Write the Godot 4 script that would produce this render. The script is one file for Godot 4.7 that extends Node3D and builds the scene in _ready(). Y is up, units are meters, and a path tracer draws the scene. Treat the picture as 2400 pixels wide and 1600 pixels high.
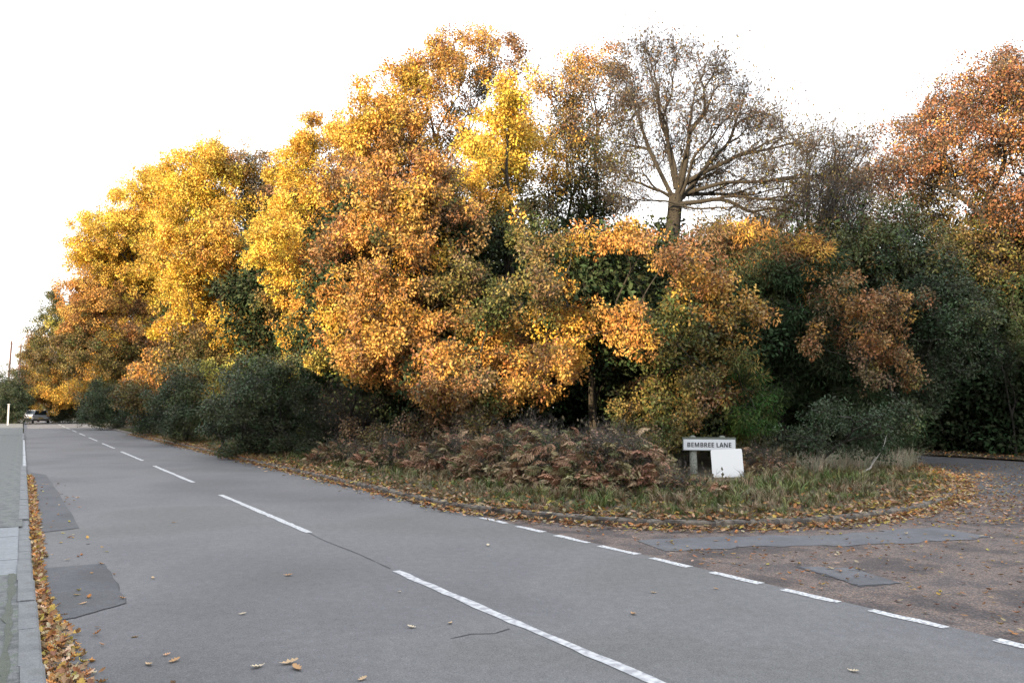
extends Node3D
# A road junction at the edge of an autumn wood. The main road runs along -Z, the camera stands on its left kerb.

const KERB = [Vector2(5.85, -125), Vector2(5.85, -13), Vector2(5.9, -11.6), Vector2(6.1, -10.5), Vector2(6.55, -9.4), Vector2(7.2, -8.45), Vector2(8.0, -7.75), Vector2(9.0, -7.35), Vector2(10.2, -7.2), Vector2(11.6, -7.35), Vector2(13.2, -7.75), Vector2(15, -8.5), Vector2(17, -9.7), Vector2(19, -11.1), Vector2(20.8, -12.8), Vector2(22, -14.8), Vector2(22.7, -17.5), Vector2(23, -21), Vector2(23.2, -30), Vector2(23.4, -60)]
# leaf base colours, linear: yellow, gold, orange, rust, olive, mid green, holly, dull brown, yellow green, reddish, conifer
const LEAF = [Color(0.74, 0.51, 0.075), Color(0.66, 0.41, 0.075), Color(0.53, 0.29, 0.075), Color(0.30, 0.16, 0.065), Color(0.18, 0.14, 0.045), Color(0.075, 0.092, 0.03), Color(0.046, 0.068, 0.032), Color(0.20, 0.14, 0.075), Color(0.40, 0.33, 0.07), Color(0.24, 0.115, 0.055), Color(0.045, 0.09, 0.025), Color(0.08, 0.10, 0.05)]
# name, category, label, group, foot of the trunk, height of the first fork, kind of spray, density, twig radius, lobes of the crown [x, y, z, radius, colour, density]
const PLANTS = [
	["oak_tree", "tree", "orange leaved tree at the far end of the road, behind the silver car", "trees along the wood edge", Vector2(2.26, -127.98), 2.5, 0, 1.00, 0.007, [[1.09,9.82,-126.34,2.20,2,1], [0.51,6.86,-126.96,2.20,2,1], [2.06,5.10,-126.79,2.40,2,1], [0.45,3.60,-127.11,2.20,1,1], [2.74,6.87,-125.95,2.40,1,1], [1.72,2.14,-129.93,2.00,2,1], [0.44,1.41,-126.44,1.60,0,1], [3.54,3.38,-130.74,2.20,5,1]]],
	["field_maple", "tree", "green tree past the yellow trees, farthest along the right side of the road", "trees along the wood edge", Vector2(6.89, -101.77), 2.5, 0, 1.10, 0.007, [[3.21,13.05,-102.69,2.00,5,1], [2.23,10.75,-102.37,2.10,5,1], [4.28,10.18,-100.14,2.40,8,1], [1.68,7.62,-99.32,2.10,4,1], [3.91,7.48,-103.85,2.50,5,1], [5.42,8.29,-100.08,2.40,4,1], [2.75,5.00,-104.60,2.20,4,1], [4.90,4.51,-103.64,2.20,2,1], [3.29,3.43,-99.49,2.00,1,1], [2.12,3.47,-102.41,1.50,2,1], [6.55,5.51,-102.64,2.30,4,1]]],
	["oak_tree", "tree", "tall yellow tree, leftmost of the bright yellow crowns over the road", "trees along the wood edge", Vector2(8.71, -73.49), 3.0, 0, 1.35, 0.007, [[4.44,14.02,-72.98,1.90,0,1], [5.37,16.05,-71.64,2.10,0,1], [7.15,18.64,-74.14,2.30,0,1], [8.23,19.50,-70.71,2.10,0,1], [5.91,13.56,-74.97,2.30,0,1], [8.14,16.08,-76.12,2.70,0,1], [4.36,10.29,-71.92,2.10,2,1], [6.86,12.03,-75.58,2.50,1,1], [8.91,12.59,-72.90,2.50,0,1], [4.06,8.95,-76.66,2.00,2,1], [5.77,9.09,-73.24,2.20,3,1], [5.43,6.45,-71.71,2.40,4,1], [7.64,6.89,-71.63,2.30,3,1], [3.76,6.24,-75.03,2.00,4,1], [9.90,19.01,-74.17,2.20,0,1], [9.89,15.33,-70.84,2.40,0,1], [8.11,4.54,-75.16,2.00,4,1], [5.30,4.04,-72.98,1.80,1,1], [9.31,9.49,-75.13,1.40,0,1], [6.73,7.69,-70.89,1.20,0,1]]],
	["oak_tree", "tree", "broad yellow tree with darker olive right side, second yellow crown along the road", "trees along the wood edge", Vector2(10.57, -52.96), 3.0, 0, 1.25, 0.007, [[8.13,16.32,-53.68,1.60,0,1], [9.10,16.60,-50.42,1.50,0,1], [10.44,17.33,-50.76,1.30,2,0.7], [12.21,17.10,-51.42,1.30,7,0.55], [8.16,13.65,-51.79,2.00,0,1], [10.09,14.91,-51.29,1.90,0,1], [12.40,14.81,-51.93,1.70,4,1], [13.16,15.23,-49.61,1.40,7,0.6], [7.95,11.12,-51.51,2.10,0,1], [9.73,11.91,-50.32,2.00,1,1], [12.16,12.39,-52.98,1.80,4,1], [13.13,10.46,-51.12,1.80,4,1], [9.14,9.26,-55.21,1.90,0,1], [11.42,10.10,-55.72,1.80,1,1], [12.64,8.59,-52.27,1.70,4,1], [8.09,6.80,-55.66,1.10,0,1], [8.99,7.27,-55.52,1.20,0,1], [10.63,6.33,-50.17,1.20,0,1], [12.17,7.11,-51.85,1.20,2,1], [9.21,4.78,-51.81,2.00,4,1], [11.15,4.26,-51.10,1.70,4,1], [8.13,4.33,-54.50,1.80,4,1], [12.92,6.15,-49.88,1.50,2,1], [6.64,3.15,-52.52,1.50,2,1]]],
	["oak_tree", "tree", "golden orange tree between the broad yellow tree and the tallest tree", "trees along the wood edge", Vector2(13.17, -38.83), 3.0, 0, 1.15, 0.007, [[11.96,14.89,-40.96,1.30,0,1], [12.67,15.79,-39.57,1.20,1,0.7], [14.55,16.03,-40.86,1.30,2,1], [11.41,13.25,-41.30,1.40,0,1], [12.63,13.35,-40.00,1.50,1,1], [13.49,13.16,-37.81,1.40,3,1], [10.94,10.72,-39.43,1.40,0,1], [12.72,11.70,-40.92,1.50,1,1], [13.86,11.76,-39.41,1.40,2,1], [11.82,9.59,-40.07,1.40,0,1], [12.55,9.56,-38.13,1.40,2,1], [11.00,7.65,-37.89,1.30,0,1], [11.99,7.82,-36.99,1.30,2,1], [11.02,6.09,-37.13,1.20,1,1], [11.97,5.13,-40.25,1.00,1,1], [13.17,6.43,-39.14,1.20,3,1], [10.86,7.21,-39.62,1.20,4,1], [9.54,9.29,-37.24,1.20,0,1]]],
	["oak_tree", "tree", "tallest tree, orange brown crown with thinning top left of the bare oak", "trees along the wood edge", Vector2(14.20, -28.68), 4.0, 0, 0.95, 0.007, [[11.70,13.60,-29.81,1.25,1,1], [10.80,12.24,-28.87,1.20,1,1], [12.10,13.97,-28.54,1.20,1,1], [13.03,14.71,-28.53,1.10,2,0.7], [13.49,15.32,-27.49,1.10,2,0.6], [15.47,17.21,-29.41,1.00,2,0.55], [15.87,16.96,-27.84,0.80,2,0.7], [15.57,15.93,-25.93,0.70,9,0.6], [15.49,15.58,-29.44,1.20,2,0.45], [16.65,16.00,-28.82,1.00,7,0.6], [16.01,15.04,-25.67,0.70,7,0.4], [12.86,13.06,-26.93,1.30,2,0.55], [13.09,13.39,-31.30,1.30,2,1], [11.47,11.08,-28.69,1.30,2,1], [12.65,11.86,-27.63,1.20,3,0.5], [14.93,13.08,-29.14,1.20,7,0.4], [13.93,11.31,-28.72,1.10,7,0.6], [13.32,10.81,-30.82,1.20,2,1], [13.08,9.61,-27.33,1.10,3,1], [15.00,10.86,-28.46,1.10,3,1]]],
	["field_maple", "tree", "slim bright yellow tree in front of the tallest tree", "trees along the wood edge", Vector2(13.28, -21.18), 4.5, 0, 1.10, 0.007, [[12.41,11.70,-20.53,0.70,1,0.6], [12.49,10.97,-20.80,0.80,0,1], [14.04,11.49,-22.37,0.70,1,1], [12.97,10.83,-23.34,0.80,0,1], [12.74,10.09,-21.49,0.90,0,1], [13.73,10.24,-21.88,0.80,1,1], [11.44,9.14,-20.86,0.70,0,1], [13.87,9.61,-22.81,0.80,1,1], [12.34,8.85,-21.92,0.70,4,1], [12.63,7.96,-21.57,0.80,1,1], [13.99,8.72,-22.17,0.80,4,1], [12.81,7.04,-21.06,0.80,6,1], [12.62,6.88,-19.63,0.70,5,1], [12.95,7.36,-22.69,0.80,5,1]]],
	["oak_tree", "tree", "thin olive brown oak between the slim yellow tree and the bare oak", "trees along the wood edge", Vector2(17.76, -24.18), 4.0, 1, 1.00, 0.007, [[16.91,14.07,-24.87,1.10,2,1], [17.75,14.58,-24.30,1.00,2,1], [19.30,15.59,-24.63,1.00,2,1], [19.39,14.84,-23.52,0.90,7,1], [17.65,12.98,-25.35,1.20,4,1], [17.70,12.88,-23.41,1.20,7,1], [19.57,13.42,-23.89,1.10,7,1], [15.60,10.47,-23.24,1.10,1,1], [17.57,11.37,-24.09,1.20,4,1], [17.85,10.99,-22.57,1.10,4,1], [16.77,9.73,-24.11,1.10,4,1], [17.73,9.89,-23.49,1.10,5,1], [18.77,9.81,-23.23,0.90,4,1], [16.38,8.68,-24.13,1.00,5,1], [17.87,8.73,-24.25,1.00,5,1], [18.46,9.41,-23.91,0.80,5,1]]],
	["oak_tree", "tree", "nearly bare oak with wide dark limbs against the white sky", "trees along the wood edge", Vector2(18.21, -19.93), 8.7, 2, 1.05, 0.006, [[18.07,14.18,-20.47,1.00,7,1], [19.70,14.45,-20.56,1.00,7,1], [18.68,12.58,-17.92,1.00,7,1], [20.14,12.43,-18.25,0.90,7,1], [18.59,13.23,-21.93,1.00,7,1], [17.70,11.92,-19.13,1.20,7,1], [18.07,10.95,-17.74,1.20,7,1], [20.20,10.97,-17.88,1.10,7,1], [20.84,11.22,-17.33,0.90,7,1], [17.71,11.20,-21.16,1.10,4,1], [19.18,10.96,-20.54,1.20,7,1], [20.25,10.33,-19.31,1.20,4,1], [19.92,9.49,-16.96,1.20,4,1], [21.16,9.98,-16.42,1.00,4,1], [22.48,9.48,-16.45,0.90,4,1], [16.99,9.46,-20.32,1.00,4,1], [19.61,9.26,-19.75,1.00,4,1], [20.82,8.84,-18.50,1.10,4,1], [21.07,8.61,-16.74,1.10,4,1], [22.06,8.33,-16.18,0.90,4,1], [16.69,8.40,-19.76,0.70,4,1], [19.51,7.83,-18.10,0.70,4,1], [21.78,8.11,-18.05,0.80,4,1]]],
	["oak_tree", "tree", "small bare tree of fine branches between the bare oak and the reddish oak", "trees along the wood edge", Vector2(20.93, -17.05), 4.5, 2, 0.85, 0.007, [[20.32,9.69,-15.45,0.80,7,1], [22.80,10.09,-16.33,0.90,7,1], [22.93,10.06,-15.61,0.90,7,1], [21.64,8.94,-16.01,0.90,7,1], [22.32,8.79,-15.55,1.00,7,1], [20.14,8.09,-15.68,0.90,4,1], [20.51,7.53,-14.76,1.00,4,1], [21.74,8.02,-17.66,0.80,4,1], [22.81,7.78,-17.27,0.90,4,1], [22.92,8.02,-15.53,0.90,7,1], [20.46,7.68,-17.49,0.70,4,1]]],
	["oak_tree", "tree", "reddish brown oak with olive lower branches at the right edge of the picture", "trees along the wood edge", Vector2(30.06, -13.62), 4.0, 1, 1.00, 0.007, [[29.76,12.80,-17.93,1.10,9,1], [30.22,13.33,-17.11,1.20,9,1], [30.33,13.64,-16.14,1.20,9,1], [27.58,12.57,-13.66,1.30,9,1], [30.04,13.55,-13.98,1.30,9,1], [30.43,12.82,-13.06,1.60,9,1], [26.12,10.57,-16.59,1.10,9,1], [28.77,11.15,-17.04,1.30,9,1], [30.59,12.22,-16.69,1.30,9,1], [27.71,11.13,-13.79,1.40,9,1], [28.79,11.11,-13.08,1.50,9,1], [25.81,9.46,-16.77,1.10,9,1], [30.09,10.31,-18.43,1.20,3,1], [29.93,10.45,-16.91,1.30,4,1], [29.70,10.34,-15.32,1.30,3,1], [27.90,9.34,-13.15,1.40,9,1], [30.27,8.80,-17.88,1.30,4,1], [29.51,8.65,-15.93,1.40,4,1], [31.30,8.78,-15.45,1.40,4,1], [30.46,8.06,-14.02,1.40,3,1], [28.77,8.86,-18.21,1.10,3,1], [28.83,6.98,-16.11,1.30,5,1], [28.80,6.76,-14.72,1.30,4,1], [30.22,6.36,-14.28,1.30,5,1], [31.95,9.67,-13.20,2.20,3,1], [32.49,6.94,-13.58,2.20,4,1], [29.28,5.51,-15.64,1.10,5,1], [31.40,5.14,-15.37,1.10,5,1]]],
	["oak_tree", "tree", "low spreading orange brown oak in front of the tallest tree", "trees along the wood edge", Vector2(10.82, -23.42), 2.2, 0, 1.05, 0.007, [[8.44,7.65,-20.44,0.90,2,1], [9.42,7.95,-20.56,0.90,2,1], [10.22,7.85,-20.20,0.90,3,1], [8.19,7.08,-21.42,0.90,2,1], [8.78,6.67,-20.28,0.90,2,1], [10.57,7.46,-21.76,0.90,3,1], [9.64,6.17,-21.13,0.80,1,1], [11.19,6.49,-22.07,0.80,3,1], [7.97,6.24,-21.85,0.90,3,1], [8.51,6.26,-20.88,0.70,4,1], [11.84,7.44,-21.57,0.80,4,1], [10.44,5.27,-19.78,0.80,4,1], [8.74,5.24,-23.51,0.90,2,1], [8.47,4.95,-20.42,0.90,2,1], [10.12,4.85,-21.68,0.80,3,1], [10.77,4.75,-20.39,0.80,4,1], [8.46,4.26,-23.47,0.90,1,1], [8.25,3.97,-20.48,0.90,2,1], [9.34,3.67,-20.58,0.90,2,1], [7.45,3.13,-20.98,0.70,2,1], [8.13,3.01,-20.45,0.80,2,1], [9.07,2.92,-20.53,0.80,3,1], [7.59,3.01,-23.26,0.50,8,1]]],
	["oak_tree", "tree", "low orange oak with branches near the ground above the brown bracken", "trees along the wood edge", Vector2(11.81, -20.66), 1.6, 0, 1.05, 0.007, [[10.10,3.78,-19.91,0.80,2,1], [11.00,3.92,-19.51,0.80,4,1], [11.41,3.63,-18.75,0.80,2,1], [9.09,2.71,-18.65,0.80,2,1], [10.44,2.90,-19.24,0.80,2,1], [11.10,2.89,-18.70,0.80,2,1], [11.77,3.01,-18.21,0.80,3,1], [9.34,2.32,-20.53,0.70,3,1], [9.10,2.02,-17.91,0.70,3,1], [9.98,2.03,-17.68,0.70,4,1], [10.92,2.15,-17.52,0.70,2,1], [12.26,2.42,-18.09,0.60,2,1], [11.77,2.81,-16.77,0.50,2,1], [10.48,4.29,-17.66,0.70,5,1], [9.78,1.59,-19.77,0.60,7,1], [9.92,1.48,-18.04,0.50,7,1]]],
	["oak_tree", "tree", "bright orange young oak around a dark hollow left of the street sign", "trees along the wood edge", Vector2(13.49, -17.76), 2.4, 0, 1.00, 0.007, [[11.42,5.83,-17.02,0.60,4,1], [12.06,5.89,-16.66,0.45,1,1], [12.10,5.82,-15.59,0.42,2,1], [12.22,5.74,-14.81,0.42,2,1], [13.21,5.87,-15.08,0.42,2,1], [12.67,5.30,-13.86,0.45,3,1], [10.24,4.67,-15.64,0.50,4,1], [11.62,4.62,-16.82,0.50,2,1], [12.46,4.08,-17.12,0.50,2,1], [12.35,3.78,-15.87,0.50,2,1], [12.22,3.56,-14.70,0.50,2,1], [12.46,3.38,-14.34,0.50,2,1], [11.78,3.83,-16.77,0.60,1,1], [11.00,4.19,-16.40,0.55,4,1], [12.83,3.50,-17.05,0.45,2,1], [13.24,3.36,-16.46,0.50,1,1], [13.68,3.28,-15.83,0.45,2,1], [11.51,3.09,-16.01,0.50,1,1], [10.55,2.81,-15.38,0.45,2,1]]],
	["oak_tree", "tree", "orange and green young oak directly behind the street sign", "trees along the wood edge", Vector2(15.55, -15.99), 2.0, 0, 0.95, 0.007, [[14.06,5.28,-14.51,0.60,3,1], [14.22,4.80,-14.08,0.65,2,1], [14.48,4.25,-14.81,0.75,4,1], [15.23,4.37,-14.48,0.65,2,1], [15.04,3.84,-13.75,0.60,2,1], [13.14,3.65,-14.04,0.70,5,1], [14.61,3.55,-14.35,0.65,4,1], [15.67,3.47,-14.19,0.40,2,1], [14.11,2.77,-14.47,0.60,5,1], [15.29,2.71,-14.74,0.55,2,1], [13.90,2.24,-15.04,0.55,4,1], [13.42,1.99,-13.64,0.60,4,1], [14.61,1.91,-13.97,0.50,3,1], [13.84,2.04,-15.97,0.50,4,1], [12.86,1.48,-15.33,0.50,4,1], [13.06,1.38,-14.46,0.50,5,1], [13.69,1.38,-14.37,0.50,4,1], [13.14,3.05,-14.35,0.60,5,1]]],
	["yew_tree", "tree", "dark evergreen yew with golden sprays on top, right of the street sign", "trees along the wood edge", Vector2(18.38, -15.43), 1.5, 4, 1.35, 0.007, [[16.71,6.06,-16.18,0.90,7,1], [17.32,6.03,-15.61,0.90,2,1], [17.97,5.86,-14.93,0.90,7,1], [18.17,5.62,-14.08,0.80,2,1], [17.95,5.43,-17.24,1.00,6,1], [17.11,4.83,-15.14,1.10,6,1], [17.72,4.79,-14.46,1.10,6,1], [18.28,4.65,-13.91,1.00,6,1], [18.46,3.82,-16.89,1.20,6,1], [18.86,3.75,-15.75,1.20,6,1], [18.42,3.37,-14.21,1.10,6,1], [18.42,2.47,-16.06,1.20,6,1], [18.49,2.31,-14.74,1.20,6,1], [18.61,2.29,-13.71,1.10,6,1], [19.63,1.32,-16.32,1.10,6,1], [18.85,1.23,-14.21,1.10,6,1], [20.19,1.22,-14.07,1.00,6,1], [18.92,1.70,-12.54,0.90,6,1]]],
	["holly_tree", "tree", "dark green holly behind the dull rust coloured branches at right", "trees along the wood edge", Vector2(20.87, -14.12), 1.5, 3, 1.35, 0.007, [[21.01,6.60,-15.16,1.00,4,1], [19.58,6.09,-13.18,1.10,5,1], [20.75,6.07,-13.03,1.10,5,1], [23.25,6.18,-13.64,1.00,4,1], [20.79,5.56,-14.59,1.10,6,1], [20.56,5.24,-13.34,1.20,6,1], [21.21,4.97,-12.74,1.20,6,1], [21.09,4.43,-14.71,1.10,6,1], [22.52,4.22,-14.39,1.20,6,1], [20.62,3.79,-12.19,1.10,6,1], [20.64,2.94,-13.90,1.20,6,1], [22.33,2.86,-13.77,1.10,6,1], [20.97,3.90,-11.91,0.90,6,1], [21.14,1.96,-13.73,1.00,6,1]]],
	["oak_tree", "tree", "dull rust brown young oak hanging over the right side of the dark holly", "trees along the wood edge", Vector2(20.43, -13.16), 2.2, 0, 0.75, 0.007, [[18.00,4.47,-13.57,0.40,7,1], [17.56,4.45,-12.72,0.50,3,1], [17.58,4.15,-12.01,0.50,3,1], [18.40,4.29,-11.85,0.40,3,1], [19.86,4.31,-12.06,0.35,7,1], [16.71,3.42,-12.89,0.40,3,1], [18.20,3.63,-13.22,0.45,3,1], [17.88,3.54,-12.25,0.50,3,1], [19.17,3.73,-12.37,0.45,3,1], [18.68,3.03,-12.32,0.45,3,1], [18.75,2.78,-11.79,0.40,3,1], [17.58,2.88,-12.43,0.35,7,1], [19.17,2.24,-11.85,0.30,7,1], [18.00,2.23,-12.14,0.35,7,1], [18.51,3.11,-13.87,0.30,7,1]]],
	["cypress", "tree", "small bright green conifer touching the right side of the orange oak by the sign", "trees along the wood edge", Vector2(15.56, -13.80), 0.5, 4, 1.40, 0.007, [[14.36,2.70,-12.99,0.35,5,1], [15.17,2.33,-13.49,0.40,10,1], [15.46,2.02,-14.12,0.40,10,1], [15.81,1.91,-13.87,0.45,10,1], [14.73,1.48,-13.26,0.50,10,1], [16.75,1.24,-14.64,0.50,10,1], [15.27,0.94,-13.91,0.45,5,1]]],
	["holly_bush", "bush", "large dark green holly bush spilling onto the verge below the golden tree", "shrubs along the verge", Vector2(6.65, -25.96), 0.3, 3, 2.20, 0.007, [[5.35,2.10,-24.44,0.80,11,1], [6.43,2.43,-26.27,0.80,11,1], [6.69,2.50,-24.18,0.80,11,1], [8.33,2.47,-26.90,0.70,11,1], [5.73,1.30,-27.32,0.70,11,1], [6.49,1.44,-27.00,0.80,11,1], [7.40,1.44,-26.66,0.80,11,1], [8.53,1.43,-27.22,0.70,11,1], [5.84,0.61,-26.49,0.55,11,1], [6.57,0.47,-26.10,0.55,11,1], [7.20,0.42,-25.36,0.50,11,1], [7.96,0.40,-25.32,0.45,11,1], [7.53,-0.05,-27.54,0.35,11,1], [7.51,0.04,-24.53,0.30,11,1]]],
	["hazel_bush", "bush", "thin grey brown twiggy bush right of the large holly bush", "shrubs along the verge", Vector2(8.69, -23.97), 0.3, 2, 1.20, 0.007, [[8.56,2.28,-24.87,0.70,7,1], [8.51,2.10,-22.41,0.70,7,1], [8.17,1.45,-23.29,0.70,7,1], [9.41,1.31,-24.36,0.60,7,1], [8.38,0.66,-23.46,0.50,7,1], [9.94,1.73,-24.55,0.50,7,1], [9.33,0.77,-23.75,0.50,7,1]]],
	["holly_bush", "bush", "dark green bush between the large holly bush and the road, under yellow branches", "shrubs along the verge", Vector2(6.28, -37.98), 0.3, 3, 1.90, 0.007, [[5.60,2.55,-38.53,1.00,11,1], [6.32,2.73,-37.36,1.00,11,1], [6.66,1.95,-36.13,0.90,5,1], [5.83,1.48,-38.65,0.90,11,1], [6.22,1.39,-36.03,0.90,11,1], [5.80,0.71,-38.22,0.50,11,1], [6.67,0.70,-38.01,0.50,11,1]]],
	["holly_bush", "bush", "rounded olive green bush, third from the large holly bush along the road", "shrubs along the verge", Vector2(6.22, -49.61), 0.3, 3, 1.30, 0.007, [[5.25,2.63,-47.36,1.10,4,1], [6.65,2.35,-52.31,1.10,5,1], [5.86,1.57,-51.47,1.00,6,1], [6.13,1.21,-47.95,0.90,6,1], [6.95,0.68,-50.59,0.50,6,1], [5.61,0.87,-47.21,0.60,6,1]]],
	["holly_bush", "bush", "bluish green bush beside the road, fourth along from the large holly", "shrubs along the verge", Vector2(6.54, -69.69), 0.3, 3, 1.30, 0.007, [[4.93,2.40,-69.05,1.50,11,1], [6.19,2.43,-71.41,1.50,11,1], [6.65,1.73,-67.80,1.30,11,1], [5.16,1.40,-67.67,1.20,11,1], [6.33,1.06,-68.93,1.00,11,1]]],
	["holly_bush", "bush", "far greyish green bush beside the road near the silver car", "shrubs along the verge", Vector2(6.58, -103.79), 0.3, 3, 1.20, 0.007, [[3.72,2.28,-104.49,1.90,5,1], [5.57,2.56,-106.60,1.90,11,1], [3.18,1.44,-106.80,1.50,5,1], [4.75,1.30,-102.25,1.50,11,1], [6.46,1.30,-101.96,1.50,11,1], [6.79,2.27,-101.01,1.60,11,1]]],
	["hazel_bush", "bush", "yellow green sapling against the left side of the large holly bush", "shrubs along the verge", Vector2(5.68, -28.44), 0.3, 0, 0.80, 0.007, [[5.97,2.98,-29.77,0.50,8,1], [5.92,2.21,-30.15,0.45,8,1], [5.82,1.43,-29.17,0.45,8,1], [6.03,2.64,-28.95,0.40,8,1], [7.41,3.04,-26.82,0.45,8,1], [7.99,2.85,-27.28,0.40,8,1]]],
	["bramble_bush", "bush", "dark bramble bush at the foot of the yew right of the sign", "shrubs along the verge", Vector2(15.35, -12.02), 0.2, 3, 1.20, 0.007, [[15.58,0.85,-13.23,0.40,11,1], [16.28,0.95,-13.03,0.45,6,1], [15.34,1.01,-11.57,0.45,6,1], [16.17,1.00,-11.50,0.45,6,1], [17.04,0.88,-11.44,0.40,6,1], [15.70,1.41,-10.12,0.45,6,1], [16.25,1.49,-11.09,0.45,6,1], [14.67,1.50,-11.05,0.40,6,1]]],
	["bramble_bush", "bush", "low dark bush behind the street sign plate", "shrubs along the verge", Vector2(15.83, -14.69), 0.2, 3, 1.10, 0.007, [[15.11,0.77,-16.04,0.40,11,1], [14.72,0.83,-14.39,0.45,11,1], [16.98,0.51,-15.63,0.40,11,1], [15.62,0.62,-13.67,0.35,11,1]]],
	["bramble_bush", "bush", "olive bramble bush between the dark hollow and the street sign", "shrubs along the verge", Vector2(12.72, -14.38), 0.2, 3, 1.10, 0.007, [[12.92,1.05,-15.41,0.40,4,1], [12.77,1.13,-14.44,0.40,5,1], [12.31,1.01,-13.42,0.35,4,1], [12.60,0.77,-14.56,0.40,5,1]]],
	["yew_tree", "tree", "dark green bushy tree beside the near pavement at the far left edge", "trees at the far end", Vector2(-1.79, -99.98), 1.0, 3, 1.10, 0.007, [[-2.92,4.30,-100.72,2.20,11,1], [-1.55,4.09,-100.72,2.00,11,1], [-0.67,2.73,-102.63,1.60,11,1], [-0.44,1.31,-100.54,1.50,6,1], [-0.82,3.13,-98.24,1.50,11,1], [-2.03,2.45,-99.06,2.20,11,1], [-0.83,1.77,-97.48,1.40,6,1], [-1.57,1.10,-98.43,1.60,6,1], [-3.22,1.55,-102.10,2.20,6,1]]],
	["bramble_bush", "bush", "brown bramble thicket between the twiggy bush and the bracken", "shrubs along the verge", Vector2(8.77, -20.72), 0.2, 1, 1.60, 0.007, [[8.18,0.84,-21.82,0.50,7,1], [8.45,0.99,-20.53,0.50,4,1], [8.67,1.07,-19.31,0.55,7,1], [9.15,0.91,-18.99,0.50,7,1], [8.63,0.33,-21.93,0.40,7,1], [8.33,0.40,-19.34,0.40,4,1], [9.56,0.32,-20.39,0.40,7,1]]],
	["bramble_bush", "bush", "brown bramble thicket under the low orange oak", "shrubs along the verge", Vector2(9.88, -17.73), 0.2, 1, 1.50, 0.007, [[9.65,1.07,-18.71,0.50,7,1], [9.57,1.16,-17.17,0.45,4,1], [10.47,0.92,-17.64,0.40,7,1], [10.09,0.66,-18.82,0.40,7,1]]],
	["holly_tree", "tree", "shaded holly close behind the low spreading oak", "hollies under the oaks", Vector2(10.32, -23.32), 0.8, 5, 1.10, 0.007, [[8.70,7.22,-22.74,0.85,6,1], [9.93,7.13,-22.94,0.85,6,1], [10.43,7.18,-21.47,0.85,6,1], [10.98,6.58,-24.07,0.76,6,1], [11.07,6.23,-21.84,0.76,6,1], [8.65,6.43,-23.72,0.85,6,1], [9.44,6.56,-23.15,0.66,6,1], [12.57,7.58,-22.91,0.76,6,1], [11.96,5.59,-22.65,0.76,6,1], [9.17,5.20,-24.66,0.85,6,1], [10.14,5.39,-24.43,0.85,6,1], [11.46,5.06,-24.56,0.76,6,1], [12.02,4.90,-22.75,0.76,6,1], [8.68,4.12,-24.09,0.85,6,1], [9.57,4.14,-23.75,0.85,6,1], [10.63,3.75,-23.41,0.85,6,1], [8.56,3.15,-24.09,0.66,6,1], [8.80,2.93,-22.14,0.76,6,1], [9.83,2.83,-22.25,0.76,6,1], [7.89,2.87,-24.18,0.47,6,1]]],
	["holly_tree", "tree", "shaded holly close behind the low orange oak", "hollies under the oaks", Vector2(11.66, -20.40), 0.8, 5, 1.10, 0.007, [[10.58,3.69,-20.83,0.76,6,1], [11.84,3.89,-20.98,0.76,6,1], [12.26,3.58,-20.16,0.76,6,1], [9.69,2.61,-19.87,0.76,6,1], [10.84,2.76,-19.97,0.76,6,1], [12.51,2.85,-21.07,0.76,6,1], [12.45,2.90,-19.26,0.76,6,1], [9.92,2.17,-21.81,0.66,6,1], [10.51,1.90,-20.67,0.66,6,1], [11.31,1.90,-20.04,0.66,6,1], [12.36,2.03,-19.83,0.66,6,1], [13.24,2.29,-19.53,0.57,6,1], [12.92,2.75,-18.41,0.47,6,1], [11.82,4.45,-19.93,0.66,6,1], [10.19,1.40,-20.58,0.57,6,1], [10.56,1.29,-19.19,0.47,6,1]]],
	["holly_tree", "tree", "shaded holly close behind the bright orange young oak", "hollies under the oaks", Vector2(13.40, -17.45), 0.8, 5, 1.10, 0.007, [[12.98,6.21,-19.35,0.57,6,1], [13.07,6.07,-18.06,0.43,6,1], [12.59,5.82,-16.23,0.40,6,1], [14.05,6.18,-17.03,0.40,6,1], [13.95,5.93,-15.92,0.40,6,1], [15.29,5.88,-16.72,0.43,6,1], [12.82,5.25,-19.58,0.47,6,1], [12.84,4.75,-18.59,0.47,6,1], [13.61,4.11,-18.71,0.47,6,1], [13.26,3.76,-17.04,0.47,6,1], [13.32,3.56,-16.02,0.47,6,1], [14.08,3.44,-16.21,0.47,6,1], [12.55,3.79,-17.86,0.57,6,1], [13.09,4.48,-19.52,0.52,6,1], [12.71,3.31,-16.90,0.43,6,1], [13.14,3.18,-16.34,0.47,6,1], [13.76,3.12,-15.93,0.43,6,1], [12.76,3.07,-17.76,0.47,6,1], [12.57,2.86,-18.32,0.43,6,1], [12.22,4.95,-16.41,0.80,6,1], [13.23,5.04,-16.42,0.90,6,1], [15.36,5.27,-17.65,0.80,6,1], [14.22,2.70,-17.89,0.80,6,1], [15.05,2.09,-17.93,0.70,6,1]]],
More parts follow.
